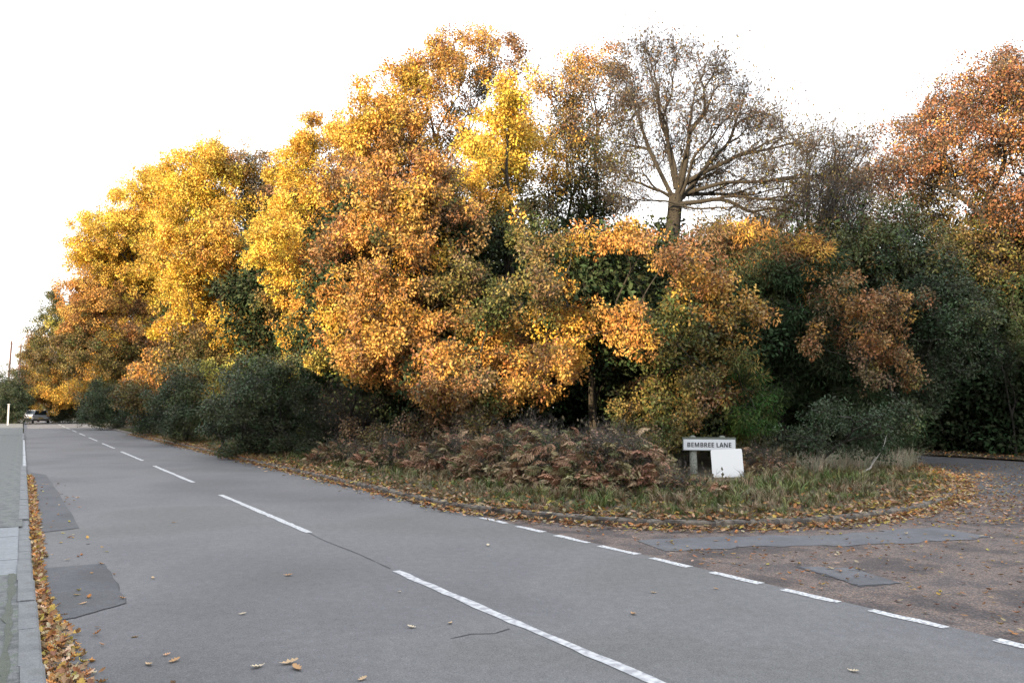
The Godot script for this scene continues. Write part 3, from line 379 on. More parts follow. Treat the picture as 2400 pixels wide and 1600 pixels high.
func plant(d: Array):
	var foot: Vector2 = d[4]
	var at := Vector3(foot.x, land(foot) - 0.03, foot.y)
	var o := base(d[0], at)
	tag(o, d[2], d[1], d[3])
	var kind: int = d[6]
	var xf := []
	var cols := []
	var pts := []
	var scale_up := 1.0
	for l in d[9]:
		var c := Vector3(l[0], l[1], l[2]) - at
		var r: float = l[3]
		var n := int(d[7] * l[5] * [84.0, 62.0, 60.0, 96.0, 70.0, 34.0][kind] * r * r) + 4
		if at.length() > 45.0: n = int(n * 0.75)
		scale_up = 1.25 if at.length() > 45.0 else 1.0
		# each lobe breaks up into flattish clumps with gaps between them
		var clumps := []
		for k in 4 + int(r * 3.0):
			var q := on_sphere() * rng.randf_range(0.35, 1.0) * r
			clumps.append([q, r * rng.randf_range(0.22, 0.5) + 0.08, l[4], rng.randf_range(0.82, 1.15), rng.randf() * PI, rng.randf_range(1.0, 1.9)])
		for k in n:
			var g: Array = clumps[rng.randi() % clumps.size()]
			var e: Vector3 = on_sphere() * g[1] * pow(rng.randf(), 0.4)
			var p: Vector3 = c + g[0] + Vector3(e.x * g[5], e.y * 0.62 - 0.25 * (e.x * e.x + e.z * e.z) / g[1], e.z).rotated(Vector3.UP, g[4])
			if rng.randf() < ([0.14, 0.14, 0.75, 0.24, 0.16, 0.14][kind]): p = c + on_sphere() * r * (rng.randf_range(0.9, 1.3) if kind != 2 else rng.randf_range(0.1, 1.25))
			if kind != 2 and rng.randf() < 0.30:   # boughs that bridge from this lobe to a neighbour
				var o2: Array = d[9][rng.randi() % d[9].size()]
				var c2 := Vector3(o2[0], o2[1], o2[2]) - at
				var gap := c.distance_to(c2)
				if gap < r * 3.2 and gap > 0.01:
					p = c.lerp(c2, rng.randf_range(0.25, 0.75)) + on_sphere() * r * rng.randf_range(0.5, 1.0)
			if p.y < 0.12: p.y = 0.12 + rng.randf() * 0.2
			pts.append(p)
			var bs := Basis.from_euler(Vector3(rng.randf_range(-0.5, 0.5), rng.randf() * TAU, rng.randf_range(-0.5, 0.5))).scaled(Vector3.ONE * rng.randf_range(0.75, 1.25) * scale_up * clampf(0.55 + r * 0.4, 0.6, 1.0))
			xf.append(Transform3D(bs, p))
			var ci: int = g[2]
			var dice := rng.randf()
			if dice < 0.16: ci = [1, 2, 3, 7, 7, 4, 6, 4, 4, 7, 5, 6][ci]
			elif dice < 0.26: ci = [1, 0, 1, 2, 5, 4, 6, 3, 1, 2, 5, 5][ci]
			var tone := vary(LEAF[ci], 0.24)
			cols.append(Color(tone.r * g[3], tone.g * g[3], tone.b * g[3]))
	var cen := Vector3.ZERO
	var thin := []
	for k in pts.size():
		cen += pts[k]
		if kind == 2 or k % 4 == 0: thin.append(pts[k])
	cen /= pts.size()
	var b := Buf.new()
	var fork := Vector3(cen.x * 0.25, d[5], cen.z * 0.25)
	var r_tip: float = d[8]
	var r0 := r_tip * pow(thin.size(), 0.5)
	if d[1] == "bush": r0 *= 0.6
	var path := []
	var rad := []
	for k in 6:
		var t := k / 5.0
		path.append(Vector3(fork.x * t * t, -0.05 + (fork.y + 0.05) * t, fork.z * t * t) + on_sphere() * r0 * 0.25 * sin(PI * t))
		rad.append(r0 * (1.35 - 0.35 * t) if k > 0 else r0 * 1.7)
	b.tube(path, rad, 10)
	if kind == 2 and d[1] == "tree":   # limbs that fan out from the head of the trunk
		thin.sort_custom(func(p, q): return atan2(p.y - fork.y, p.x + p.z) < atan2(q.y - fork.y, q.x + q.z))
		var share := int(ceil(thin.size() / 7.0))
		for k in 7:
			var some := thin.slice(k * share, (k + 1) * share)
			if some.is_empty(): continue
			var mid := Vector3.ZERO
			for p in some: mid += p
			limb(b, fork + Vector3(0, (k % 3) * 0.25 - 0.3, 0), ((mid / some.size() - fork).normalized() + Vector3.UP * 0.3).normalized(), some, r_tip, 1)
	else:
		limb(b, fork, Vector3.UP, thin, r_tip, 0)
	part("trunk" if d[1] == "tree" else "stem", b.mesh(M.bark), o)
	scatter("crown" if d[1] == "tree" else "foliage", spray[kind], xf, cols, o)

func make_frond() -> ArrayMesh:   # one dead bracken frond, arching along +X
	var b = Buf.new()
	var pairs = 15
	var l = 1.0
	var pos = func(t: float) -> Vector3: return Vector3(l * (0.9 * t), 0.62 * l * sin(t * 2.2) * (1.0 - 0.35 * t), 0)
	for k in pairs:
		var t = 0.22 + 0.78 * k / pairs
		var p: Vector3 = pos.call(t)
		var q: Vector3 = pos.call(minf(t + 0.05, 1.0))
		var wide = 0.26 * sin(PI * (0.25 + 0.72 * (t - 0.2) / 0.8)) + 0.02
		for s in [-1, 1]:
			var g = rng.randf_range(0.55, 1.25)
			var col = Color(g, g * rng.randf_range(0.9, 1.1), g)
			var tip: Vector3 = p + Vector3(wide * 0.45, -wide * rng.randf_range(0.15, 0.75), s * wide * rng.randf_range(0.75, 1.1))
			var mid: Vector3 = p.lerp(tip, 0.5) + Vector3(0.028, 0.02, 0)
			b.tri(p, mid, tip, col)
			b.tri(p, tip, p.lerp(tip, 0.45) - Vector3(0.026, 0.01, 0), col)
			b.tri(mid, mid + Vector3(0.05, -0.035, s * 0.01), tip, col * 0.9)
	var last = Vector3.ZERO
	for k in 7:
		var q: Vector3 = pos.call((k + 1) / 7.0)
		b.tri(last + Vector3(0, 0, 0.006), q + Vector3(0, 0, 0.004), q - Vector3(0, 0, 0.004), Color(0.9, 0.85, 0.75))
		b.tri(last + Vector3(0, 0, 0.006), q - Vector3(0, 0, 0.004), last - Vector3(0, 0, 0.006), Color(0.9, 0.85, 0.75))
		last = q
	return b.mesh(M.dead)

func make_tuft(blades: int, height: float, spread: float, width: float) -> ArrayMesh:
	var b = Buf.new()
	for k in blades:
		var a = rng.randf() * TAU
		var out = Vector3(cos(a), 0, sin(a))
		var side = Vector3(-out.z, 0, out.x) * width * rng.randf_range(0.6, 1.2)
		var p = out * spread * 0.35 * rng.randf()
		var h = height * rng.randf_range(0.5, 1.15)
		var m = p + out * spread * 0.35 + Vector3.UP * h * 0.65
		var tip = p + out * spread * rng.randf_range(0.6, 1.3) + Vector3.UP * h * rng.randf_range(0.55, 1.0)
		var g = rng.randf_range(0.65, 1.25)
		var col = Color(g * rng.randf_range(0.85, 1.15), g, g)
		b.tri(p - side, m - side * 0.7, m + side * 0.7, col)
		b.tri(p - side, m + side * 0.7, p + side, col)
		b.tri(m - side * 0.7, tip, m + side * 0.7, col)
	return b.mesh(M.grass)

func make_leaf(curl: float) -> ArrayMesh:   # one fallen oak leaf with lobes, about 11 cm long, lying along +X
	var b = Buf.new()
	var half = [[0.0, 0.004], [0.018, 0.006], [0.03, 0.021], [0.042, 0.013], [0.056, 0.031], [0.068, 0.018], [0.082, 0.028], [0.092, 0.014], [0.103, 0.016], [0.112, 0.0]]
	for s in [-1, 1]:
		for k in half.size() - 1:
			var p: Array = half[k]
			var q: Array = half[k + 1]
			var lift = func(x: float, y: float) -> float: return curl * (y * y * 9.0 + pow(absf(x - 0.055), 2.0) * 3.0) + 0.002
			var a = Vector3(p[0], lift.call(p[0], 0.0), 0)
			var e = Vector3(q[0], lift.call(q[0], 0.0), 0)
			var c = Vector3(p[0], lift.call(p[0], p[1]), s * p[1])
			var f = Vector3(q[0], lift.call(q[0], q[1]), s * q[1])
			var g = 1.0 + 0.08 * s
			b.tri(a, c, f, Color(g, g, g))
			if k < half.size() - 2: b.tri(a, f, e, Color(g, g, g))
	return b.mesh(M.dead)

const FALLEN = [Color(0.36, 0.21, 0.11), Color(0.30, 0.15, 0.07), Color(0.42, 0.19, 0.06), Color(0.19, 0.10, 0.06), Color(0.40, 0.28, 0.16), Color(0.45, 0.32, 0.08), Color(0.48, 0.36, 0.24)]

func lying(p: Vector3, size := 1.0, tilt := 0.35) -> Transform3D:
	return Transform3D(Basis.from_euler(Vector3(rng.randf_range(-tilt, tilt), rng.randf() * TAU, rng.randf_range(-tilt, tilt))).scaled(Vector3.ONE * size * rng.randf_range(0.65, 1.15)), p)

func kerb_at(t: float) -> Array:   # point and inward normal at a distance t along the kerb, counted from the near end of the straight
	for k in KERB.size() - 1:
		var l: float = KERB[k].distance_to(KERB[k + 1])
		if t <= l or k == KERB.size() - 2:
			var d: Vector2 = (KERB[k + 1] - KERB[k]).normalized()
			return [KERB[k] + d * t, Vector2(d.y, -d.x)]
		t -= l
	return []

func bracken(label: String, at: Vector2, radius: float, height: float, n: int, green := 0.0):
	var o = base("bracken_clump", Vector3(at.x, land(at), at.y))
	tag(o, label, "bracken", "dead bracken on the verge")
	var xf = []
	var cols = []
	for k in n:
		var a = rng.randf() * TAU
		var r = radius * sqrt(rng.randf())
		var f = r / radius
		var lift = height * (1.0 - f * f) * rng.randf_range(0.05, 0.8)
		var turn = -a + rng.randf_range(-1.2, 1.2)
		var s = rng.randf_range(0.22, 0.5) * (0.6 + 0.4 * height)
		var bs = Basis.from_euler(Vector3(rng.randf_range(-1.0, 1.0), turn, rng.randf_range(-0.9, 0.7))).scaled(Vector3(s, s, s))
		xf.append(Transform3D(bs, Vector3(cos(a) * r, lift, sin(a) * r)))
		cols.append(vary([Color(0.33, 0.20, 0.115), Color(0.36, 0.235, 0.14), Color(0.25, 0.145, 0.085), Color(0.36, 0.27, 0.16), Color(0.21, 0.18, 0.085)][rng.randi() % 5], 0.3))
	scatter("fronds", frond, xf, cols, o)
	var tx = []
	var tc = []
	for k in int(n * 0.28):
		var a = rng.randf() * TAU
		var r = radius * sqrt(rng.randf())
		tx.append(Transform3D(Basis.from_euler(Vector3(0, a, 0)).scaled(Vector3.ONE * rng.randf_range(0.4, 0.8)), Vector3(cos(a) * r, height * (1.0 - r * r / radius / radius) * rng.randf_range(0.3, 1.0) + 0.1, sin(a) * r)))
		tc.append(vary(Color(0.2, 0.14, 0.09), 0.3))
	scatter("dry_stems", spray[2], tx, tc, o)
	if green > 0.0:
		var gx = []
		var gc = []
		for k in int(n * green):
			var a = rng.randf() * TAU
			var r = radius * sqrt(rng.randf())
			gx.append(Transform3D(Basis.from_euler(Vector3(0, a, 0)).scaled(Vector3.ONE * rng.randf_range(0.45, 0.75)), Vector3(cos(a) * r, height * (1.0 - r * r / radius / radius) * rng.randf_range(0.2, 0.85) + 0.05, sin(a) * r)))
			gc.append(vary([Color(0.055, 0.07, 0.025), Color(0.03, 0.05, 0.02), Color(0.09, 0.09, 0.035)][rng.randi() % 3], 0.3))
		scatter("bramble_leaves", spray[3], gx, gc, o)

var frond: ArrayMesh

# ---------- built things ----------
func extrude(profile: Array, length: float) -> Buf:   # profile in X, Y, clockwise seen from +Z; runs along -Z from 0
	var b = Buf.new()
	var n = profile.size()
	for k in n:
		var p: Vector2 = profile[k]
		var q: Vector2 = profile[(k + 1) % n]
		b.quad(Vector3(p.x, p.y, 0), Vector3(p.x, p.y, -length), Vector3(q.x, q.y, -length), Vector3(q.x, q.y, 0))
	for k in range(1, n - 1):
		var p: Vector2 = profile[0]
		var q: Vector2 = profile[k]
		var r: Vector2 = profile[k + 1]
		b.quad(Vector3(p.x, p.y, 0), Vector3(q.x, q.y, 0), Vector3(r.x, r.y, 0), Vector3(r.x, r.y, 0))
		b.quad(Vector3(p.x, p.y, -length), Vector3(r.x, r.y, -length), Vector3(q.x, q.y, -length), Vector3(q.x, q.y, -length))
	return b

func sheet(points: Array, y: float, mat: Material) -> ArrayMesh:   # a flat polygon on the ground
	var poly = PackedVector2Array(points)
	var idx = Geometry2D.triangulate_polygon(poly)
	var b = Buf.new()
	for p in poly:
		b.v.append(Vector3(p.x, y, p.y)); b.n.append(Vector3.UP); b.u.append(p); b.w.append(p)
	for k in range(0, idx.size(), 3):
		var a: Vector2 = poly[idx[k]]
		var q: Vector2 = poly[idx[k + 1]]
		var r: Vector2 = poly[idx[k + 2]]
		if (q - a).cross(r - a) > 0: b.i.append_array([idx[k], idx[k + 1], idx[k + 2]])
		else: b.i.append_array([idx[k], idx[k + 2], idx[k + 1]])
	return b.mesh(mat)

func rough_strip(path: Array, width: float, jitter: float) -> Array:   # outline of a strip with uneven edges along a polyline
	var l = []
	var r = []
	for k in path.size() - 1:
		var p: Vector2 = path[k]
		var q: Vector2 = path[k + 1]
		var d = (q - p).normalized()
		var s = Vector2(-d.y, d.x)
		var steps = maxi(2, int(p.distance_to(q) / 0.18))
		for j in steps + (1 if k == path.size() - 2 else 0):
			var c = p.lerp(q, float(j) / steps)
			l.append(c + s * (width * 0.5 + rng.randf_range(-jitter, jitter)))
			r.append(c - s * (width * 0.5 + rng.randf_range(-jitter, jitter)))
	r.reverse()
	return l + r

func uneven(ring: Array, jitter: float) -> Array:   # a polygon with ragged sides
	var out = []
	for k in ring.size():
		for j in 7: out.append(ring[k].lerp(ring[(k + 1) % ring.size()], j / 7.0) + Vector2(rng.randf_range(-1, 1), rng.randf_range(-1, 1)) * jitter)
	return out

func roads():
	var g = PlaneMesh.new()
	g.size = Vector2(900, 900)
	tag(part("ground", g, self, M.ground, Vector3(0, -0.05, 0)), "", "", "", "structure")
	# main road
	var road = base("main_road")
	tag(road, "grey asphalt main road with a broken white centre line", "", "", "structure")
	part("carriageway", sheet([Vector2(0.13, 12), Vector2(5.9, 12), Vector2(5.9, -125), Vector2(0.13, -125)], 0.0, M.asphalt), road)
	for z in [[3.0, -1.5], [-3.35, -7.46], [-10.32, -15.66], [-18.63, -24.56], [-27.21, -33.41], [-36.2, -41.8], [-45, -50.5], [-54, -59.5], [-63, -68.5], [-72, -77.5], [-81, -86.5], [-90, -95.5], [-99, -104.5]]:
		part("centre_dash", sheet(rough_strip([Vector2(3.24, z[0]), Vector2(3.22, z[1])], 0.09, 0.012), 0.004, M.paint if z[0] < -9 else M.paint_worn), road)
	for z in [[-10.4, -9.7], [-9.39, -8.77], [-8.47, -7.79], [-7.56, -6.9], [-6.66, -6.08], [-5.78, -5.17], [-4.91, -4.35], [-4.05, -3.44], [-3.09, -2.5], [-2.2, -1.6], [-1.3, -0.7], [-0.4, 0.2]]:
		part("edge_dash", sheet(rough_strip([Vector2(5.84, z[0]), Vector2(5.85, z[1])], 0.10, 0.014), 0.004, M.paint), road)
	for p in [
		[[Vector2(0.24, -23.6), Vector2(0.55, -22.6), Vector2(0.66, -17), Vector2(0.72, -12.33), Vector2(0.22, -12.1)], M.patch],
		[[Vector2(0.2, -9.4), Vector2(0.5, -9.42), Vector2(0.79, -9.38), Vector2(0.8, -8.4), Vector2(0.8, -7.42), Vector2(0.42, -7.1), Vector2(0.2, -7.05)], M.patch]]:
		var ring = []
		for k in p[0].size():
			var a: Vector2 = p[0][k]
			var b: Vector2 = p[0][(k + 1) % p[0].size()]
			for j in 6: ring.append(a.lerp(b, j / 6.0) + Vector2(rng.randf_range(-1, 1), rng.randf_range(-1, 1)) * 0.012)
		var c = Vector2.ZERO
		for q in ring: c += q / ring.size()
		var wide = []
		for q in ring: wide.append(q + (q - c).normalized() * rng.randf_range(0.006, 0.02))
		var s = part("patch_seam", sheet(wide, 0.003, M.tar), road)
		part("asphalt_patch", sheet(ring, 0.006, p[1]), road)
	for path in [[Vector2(3.22, -7.6), Vector2(3.24, -8.6), Vector2(3.2, -9.6), Vector2(3.23, -10.3)], [Vector2(3.1, -5.1), Vector2(2.95, -5.05), Vector2(2.8, -5.12), Vector2(2.62, -5.1)], [Vector2(0.9, -31.5), Vector2(1.8, -31.8), Vector2(2.9, -31.6)], [Vector2(1.4, -26.2), Vector2(2.2, -26.6), Vector2(2.9, -26.3)], [Vector2(0.8, -52), Vector2(3, -52.5), Vector2(5.6, -52.2)]]:
		part("crack", sheet(rough_strip(path, 0.012 if path[0].y > -20 else 0.05, 0.005), 0.003, M.tar), road)
	# side road
	var side = base("side_lane")
	tag(side, "leaf strewn side lane curving away under the dark trees", "", "", "structure")
	var outline = [Vector2(5.9, 10)]
	for k in range(1, KERB.size()): outline.append(KERB[k])
	outline[1].x = 5.9
	outline += [Vector2(26.7, -60), Vector2(26.5, -30), Vector2(26.4, -15), Vector2(25.6, -10), Vector2(23, -6.6), Vector2(18, -3.2), Vector2(12, 0), Vector2(8.6, 4), Vector2(7.2, 10)]
	part("lane_surface", sheet(outline, -0.001, M.lane), side)
	part("trench_patch", sheet(rough_strip([Vector2(6.35, -7.25), Vector2(7.3, -7.0), Vector2(8.6, -6.35), Vector2(9.7, -6.05)], 0.78, 0.07), 0.004, M.strip), side)
	part("trench_patch", sheet(rough_strip([Vector2(9.6, -6.1), Vector2(10.5, -5.9)], 0.9, 0.06), 0.0055, M.strip), side)
	part("patch_seam", sheet(uneven([Vector2(6.77, -5.57), Vector2(7.21, -5.2), Vector2(6.96, -4.5), Vector2(6.52, -4.62), Vector2(6.64, -5.0)], 0.02), 0.003, M.tar), side)
	part("concrete_patch", sheet(uneven([Vector2(6.79, -5.54), Vector2(7.2, -5.19), Vector2(6.95, -4.51), Vector2(6.54, -4.64), Vector2(6.66, -5.0)], 0.025), 0.005, M.strip), side)
	part("lane_asphalt", sheet([Vector2(15.2, -8.3), Vector2(17, -9.4), Vector2(19, -10.8), Vector2(20.8, -12.5), Vector2(22, -14.6), Vector2(22.8, -18), Vector2(23.1, -30), Vector2(26.2, -30), Vector2(26.1, -15), Vector2(25.2, -10.4), Vector2(22.5, -7.2), Vector2(19, -5.6)], 0.003, M.patch), side)
	# far kerb, stone by stone
	var kerb = base("far_kerb")
	tag(kerb, "weathered kerb along the wood and round the corner", "", "", "structure")
	var stone = {}
	var prof = [Vector2(0.0, -0.1), Vector2(0.0, 0.08), Vector2(0.02, 0.102), Vector2(0.12, 0.107), Vector2(0.125, -0.1)]
	for kind in 3:
		stone[kind] = extrude(prof, [0.913, 0.45, 0.9][kind]).mesh(M.kerb_old)
	var total = 0.0
	for k in KERB.size() - 1: total += KERB[k].distance_to(KERB[k + 1])
	var t = 52.0
	while t < total - 34:
		var short = false
		var a: Array = kerb_at(t)
		var e: Array = kerb_at(t + (0.455 if short else 0.915))
		var d: Vector2 = (e[0] - a[0]).normalized()
		var o = part("kerb_stone", stone[1 if short else 0], kerb, null, Vector3(e[0].x, rng.randf_range(-0.006, 0.006), e[0].y), Vector3(rng.randf_range(-0.006, 0.006), atan2(d.x, d.y), 0))
		t += 0.455 if short else 0.915
	# near kerb and pavement
	var near = base("near_kerb")
	tag(near, "concrete kerb of the near pavement with a dropped crossing", "", "", "structure")
	var np = [Vector2(-0.125, -0.1), Vector2(-0.125, 0.107), Vector2(-0.015, 0.105), Vector2(0.0, 0.088), Vector2(0.012, -0.1)]
	var low = [Vector2(-0.125, -0.1), Vector2(-0.125, 0.075), Vector2(-0.02, 0.072), Vector2(0.0, 0.055), Vector2(0.012, -0.1)]
	var ks = extrude(np, 0.9).mesh(M.kerb)
	var kl = extrude(low, 0.9).mesh(M.kerb_pale)
	for k in 70:
		var z = 6.3 - 0.915 * k
		var drop = (z < -8.6 and z > -12.2) or (z < -24.5 and z > -46)
		var o = part("kerb_stone", kl if (z < -24.5 and z > -46) else ks, near, null, Vector3(0.145 + (0.03 * smoothstep(-9, -4, z)) + rng.randf_range(-0.004, 0.004), rng.randf_range(-0.005, 0.004), z))
		if drop and z > -20: o.position.y = -0.03
	var pav = base("pavement")
	tag(pav, "grey asphalt pavement on the near side with a concrete crossing", "", "", "structure")
	part("pavement_surface", sheet([Vector2(-2.2, 12), Vector2(0.06, 12), Vector2(0.06, -8.7), Vector2(-2.2, -8.7)], 0.1, M.pavement), pav)
	part("pavement_surface", sheet([Vector2(-2.2, -12.15), Vector2(0.06, -12.15), Vector2(0.06, -120), Vector2(-2.2, -120)], 0.1, M.pavement), pav)
	part("moss_strip", sheet(rough_strip([Vector2(-0.02, -8.72), Vector2(-0.03, -6.0), Vector2(-0.02, -3)], 0.05, 0.022), 0.104, M.moss), pav)
	for k in 4: box("crossing_slab", Vector3(2.2, 0.08, 0.855), Vector3(-1.08, 0.052 + 0.003 * (k % 2), -9.14 - k * 0.862), M.concrete, pav)
	part("crack", sheet(rough_strip([Vector2(-2.1, -55), Vector2(-0.9, -54), Vector2(0.0, -53)], 0.35, 0.05), 0.106, M.tar), pav)
	# wooded corner
	var b = Buf.new()
	var cols = 26
	var rows = 0
	var tt = 20.0
	while tt < total - 2:
		var a: Array = kerb_at(tt)
		var p: Vector2 = a[0] + a[1] * 0.12
		var spine = Vector2(14.5, minf(p.y, -21.0))
		for k in cols:
			var f = pow(float(k) / (cols - 1), 1.5)
			var q = p.lerp(spine, f)
			var s = q.distance_to(p)
			var h = verge_rise(s) + (0.0 if k == 0 else rng.randf_range(-0.025, 0.03))
			b.v.append(Vector3(q.x, h - (0.01 if k == 0 else 0.0), q.y)); b.u.append(q); b.w.append(q)
		rows += 1
		tt += 0.6 if tt > 100 and tt < 150 else 1.5
	for r in rows - 1:
		for k in cols - 1:
			var q = r * cols + k
			b.i.append_array([q, q + cols, q + 1, q + 1, q + cols, q + cols + 1])
	tag(part("verge", b.mesh(M.soil), self), "", "", "", "structure")
	tag(part("far_verge", sheet([Vector2(26.5, -60), Vector2(26.4, -15), Vector2(25.6, -10), Vector2(23, -6.6), Vector2(27, -4), Vector2(60, -4), Vector2(60, -60)], 0.05, M.soil), self), "", "", "", "structure")

func street_sign():
	var at = Vector2(13.10, -12.93)
	var turn = -atan2(at.x, -at.y) + 0.03
	var s = base("street_name_sign", Vector3(at.x, land(at), at.y), turn)
	tag(s, "white street name sign on two pale timber posts in front of the orange oak", "street sign")
	for x in [-0.36, 0.26]:
		var b = Buf.new()
		b.tube([Vector3(0, -0.15, 0), Vector3(0, 0.80, 0), Vector3(0, 0.835, 0), Vector3(0, 0.852, 0), Vector3(0, 0.855, 0)], [0.085, 0.08, 0.066, 0.03, 0.001], 12)
		part("post", b.mesh(M.post), s, null, Vector3(x, 0, -0.075), Vector3(0, 0, 0.02 if x < 0 else -0.01))
	box("backing_board", Vector3(1.16, 0.30, 0.03), Vector3(-0.02, 0.665, 0.02), M.board_back, s)
	var plate = box("name_plate", Vector3(1.12, 0.235, 0.012), Vector3(-0.015, 0.65, 0.042), M.plate, s)
	var t = TextMesh.new()
	t.text = "BEMBREE LANE"
	var f = SystemFont.new()
	f.font_names = PackedStringArray(["Droid Sans"])
	f.font_weight = 700
	t.font = f
	t.font_size = 48
	t.pixel_size = 0.0026
	t.depth = 0.004
	t.material = M.black
	var l = part("lettering", t, plate, null, Vector3(0, -0.005, 0.009))
	var w: float = t.get_aabb().size.x
	if w > 0: l.scale = Vector3(0.95 / w, 1.1, 1)
	# blank white board
	var p2 = Vector2(12.89, -12.28)
	var n = base("notice_board", Vector3(p2.x, land(p2), p2.y), -atan2(p2.x, -p2.y))
	tag(n, "blank white square board leaning in front of the street sign's right post", "notice board")
	var o = []
	for c in [[0.29, 0.30, 0], [-0.29, 0.30, 1], [-0.29, -0.30, 2], [0.29, -0.30, 3]]:
		for k in 6:
			var a: float = (c[2] + k / 5.0) * PI / 2
			o.append(Vector2(c[0] + cos(a) * 0.035, c[1] + sin(a) * 0.035))
	o.reverse()
	part("board", extrude(o, 0.03).mesh(M.white), n, null, Vector3(0.04, 0.25, 0.03), Vector3(-0.08, 0, 0.06))
	for x in [-0.2, 0.2]: box("stake", Vector3(0.035, 0.6, 0.03), Vector3(x, 0.18, -0.03), M.board_back, n, Vector3(-0.08, 0, 0.06))

func car(label: String, at: Vector3, paint: Material, detail: bool):
	var c = base("parked_car", at)
	tag(c, label, "car", "cars at the far end of the road")
	var glass = plain(Color(0.02, 0.03, 0.035), 0.1)
	var body = []
	# cross sections from the tail (z = 0) to the nose (z = -4): half width, sill, shoulder height
	for s in [[0.0, 0.70, 0.42, 0.78], [-0.12, 0.80, 0.30, 0.92], [-0.9, 0.86, 0.24, 0.95], [-2.4, 0.87, 0.24, 0.93], [-3.4, 0.84, 0.26, 0.84], [-3.9, 0.74, 0.32, 0.68], [-4.0, 0.62, 0.4, 0.58]]:
		body.append(s)
	var b = Buf.new()
	var ring = func(s: Array) -> Array: return [Vector3(-s[1] * 0.92, s[2], s[0]), Vector3(-s[1], s[2] + 0.15, s[0]), Vector3(-s[1], s[3] - 0.1, s[0]), Vector3(-s[1] * 0.86, s[3], s[0]), Vector3(s[1] * 0.86, s[3], s[0]), Vector3(s[1], s[3] - 0.1, s[0]), Vector3(s[1], s[2] + 0.15, s[0]), Vector3(s[1] * 0.92, s[2], s[0])]
	for k in body.size() - 1:
		var p: Array = ring.call(body[k])
		var q: Array = ring.call(body[k + 1])
		for j in 8: b.quad(p[j], q[j], q[(j + 1) % 8], p[(j + 1) % 8])
	for e in [[ring.call(body[0]), false], [ring.call(body[-1]), true]]:
		for j in range(1, 7):
			if e[1]: b.quad(e[0][0], e[0][j + 1], e[0][j], e[0][j])
			else: b.quad(e[0][0], e[0][j], e[0][j + 1], e[0][j + 1])
	part("body", b.mesh(paint), c)
	var cab = Buf.new()
	var lo = [Vector3(-0.76, 0.90, -0.08), Vector3(-0.78, 0.90, -2.9), Vector3(0.78, 0.90, -2.9), Vector3(0.76, 0.90, -0.08)]
	var hi = [Vector3(-0.58, 1.44, -0.5), Vector3(-0.58, 1.44, -2.0), Vector3(0.58, 1.44, -2.0), Vector3(0.58, 1.44, -0.5)]
	for j in 4: cab.quad(lo[j], lo[(j + 1) % 4], hi[(j + 1) % 4], hi[j])
	cab.quad(hi[0], hi[1], hi[2], hi[3])
	var cabin = part("cabin", cab.mesh(paint), c)
	var win = func(called: String, q: Array, out: Vector3):
		var w = Buf.new()
		var cen: Vector3 = (q[0] + q[1] + q[2] + q[3]) / 4.0
		for k in 4: q[k] = cen + (q[k] - cen) * 0.86 + out * 0.006
		w.quad(q[0], q[1], q[2], q[3])
		part(called, w.mesh(glass), c)
	win.call("rear_window", [lo[3], lo[0], hi[0], hi[3]], Vector3(0, 0.6, 0.8))
	win.call("windscreen", [lo[1], lo[2], hi[2], hi[1]], Vector3(0, 0.8, -0.6))
	win.call("side_window", [lo[0], lo[1], hi[1], hi[0]], Vector3(-1, 0.3, 0))
	win.call("side_window", [lo[2], lo[3], hi[3], hi[2]], Vector3(1, 0.3, 0))
	for x in [-0.74, 0.74]:
		for z in [-0.75, -3.2]:
			var w = Buf.new()
			w.tube([Vector3(-0.1, 0, 0), Vector3(-0.1, 0, 0), Vector3(0.1, 0, 0), Vector3(0.1, 0, 0)], [0.01, 0.31, 0.31, 0.01], 18)
			var tyre = part("wheel", w.mesh(M.black), c, null, Vector3(x, 0.31, z))
			var r = Buf.new()
			r.tube([Vector3(-0.105, 0, 0), Vector3(-0.105, 0, 0), Vector3(0.105, 0, 0), Vector3(0.105, 0, 0)], [0.01, 0.2, 0.2, 0.01], 14)
			part("rim", r.mesh(plain(Color(0.4, 0.4, 0.42), 0.3, 0.8)), tyre)
		box("tail_light", Vector3(0.16, 0.2, 0.05), Vector3(x * 0.88, 0.72, -0.03), plain(Color(0.25, 0.01, 0.01), 0.3), c)
	box("number_plate", Vector3(0.5, 0.11, 0.02), Vector3(0, 0.56, 0.008), plain(Color(0.55, 0.42, 0.05), 0.5), c)
	box("bumper", Vector3(1.5, 0.16, 0.1), Vector3(0, 0.40, -0.03), plain(Color(0.06, 0.06, 0.065), 0.6), c)

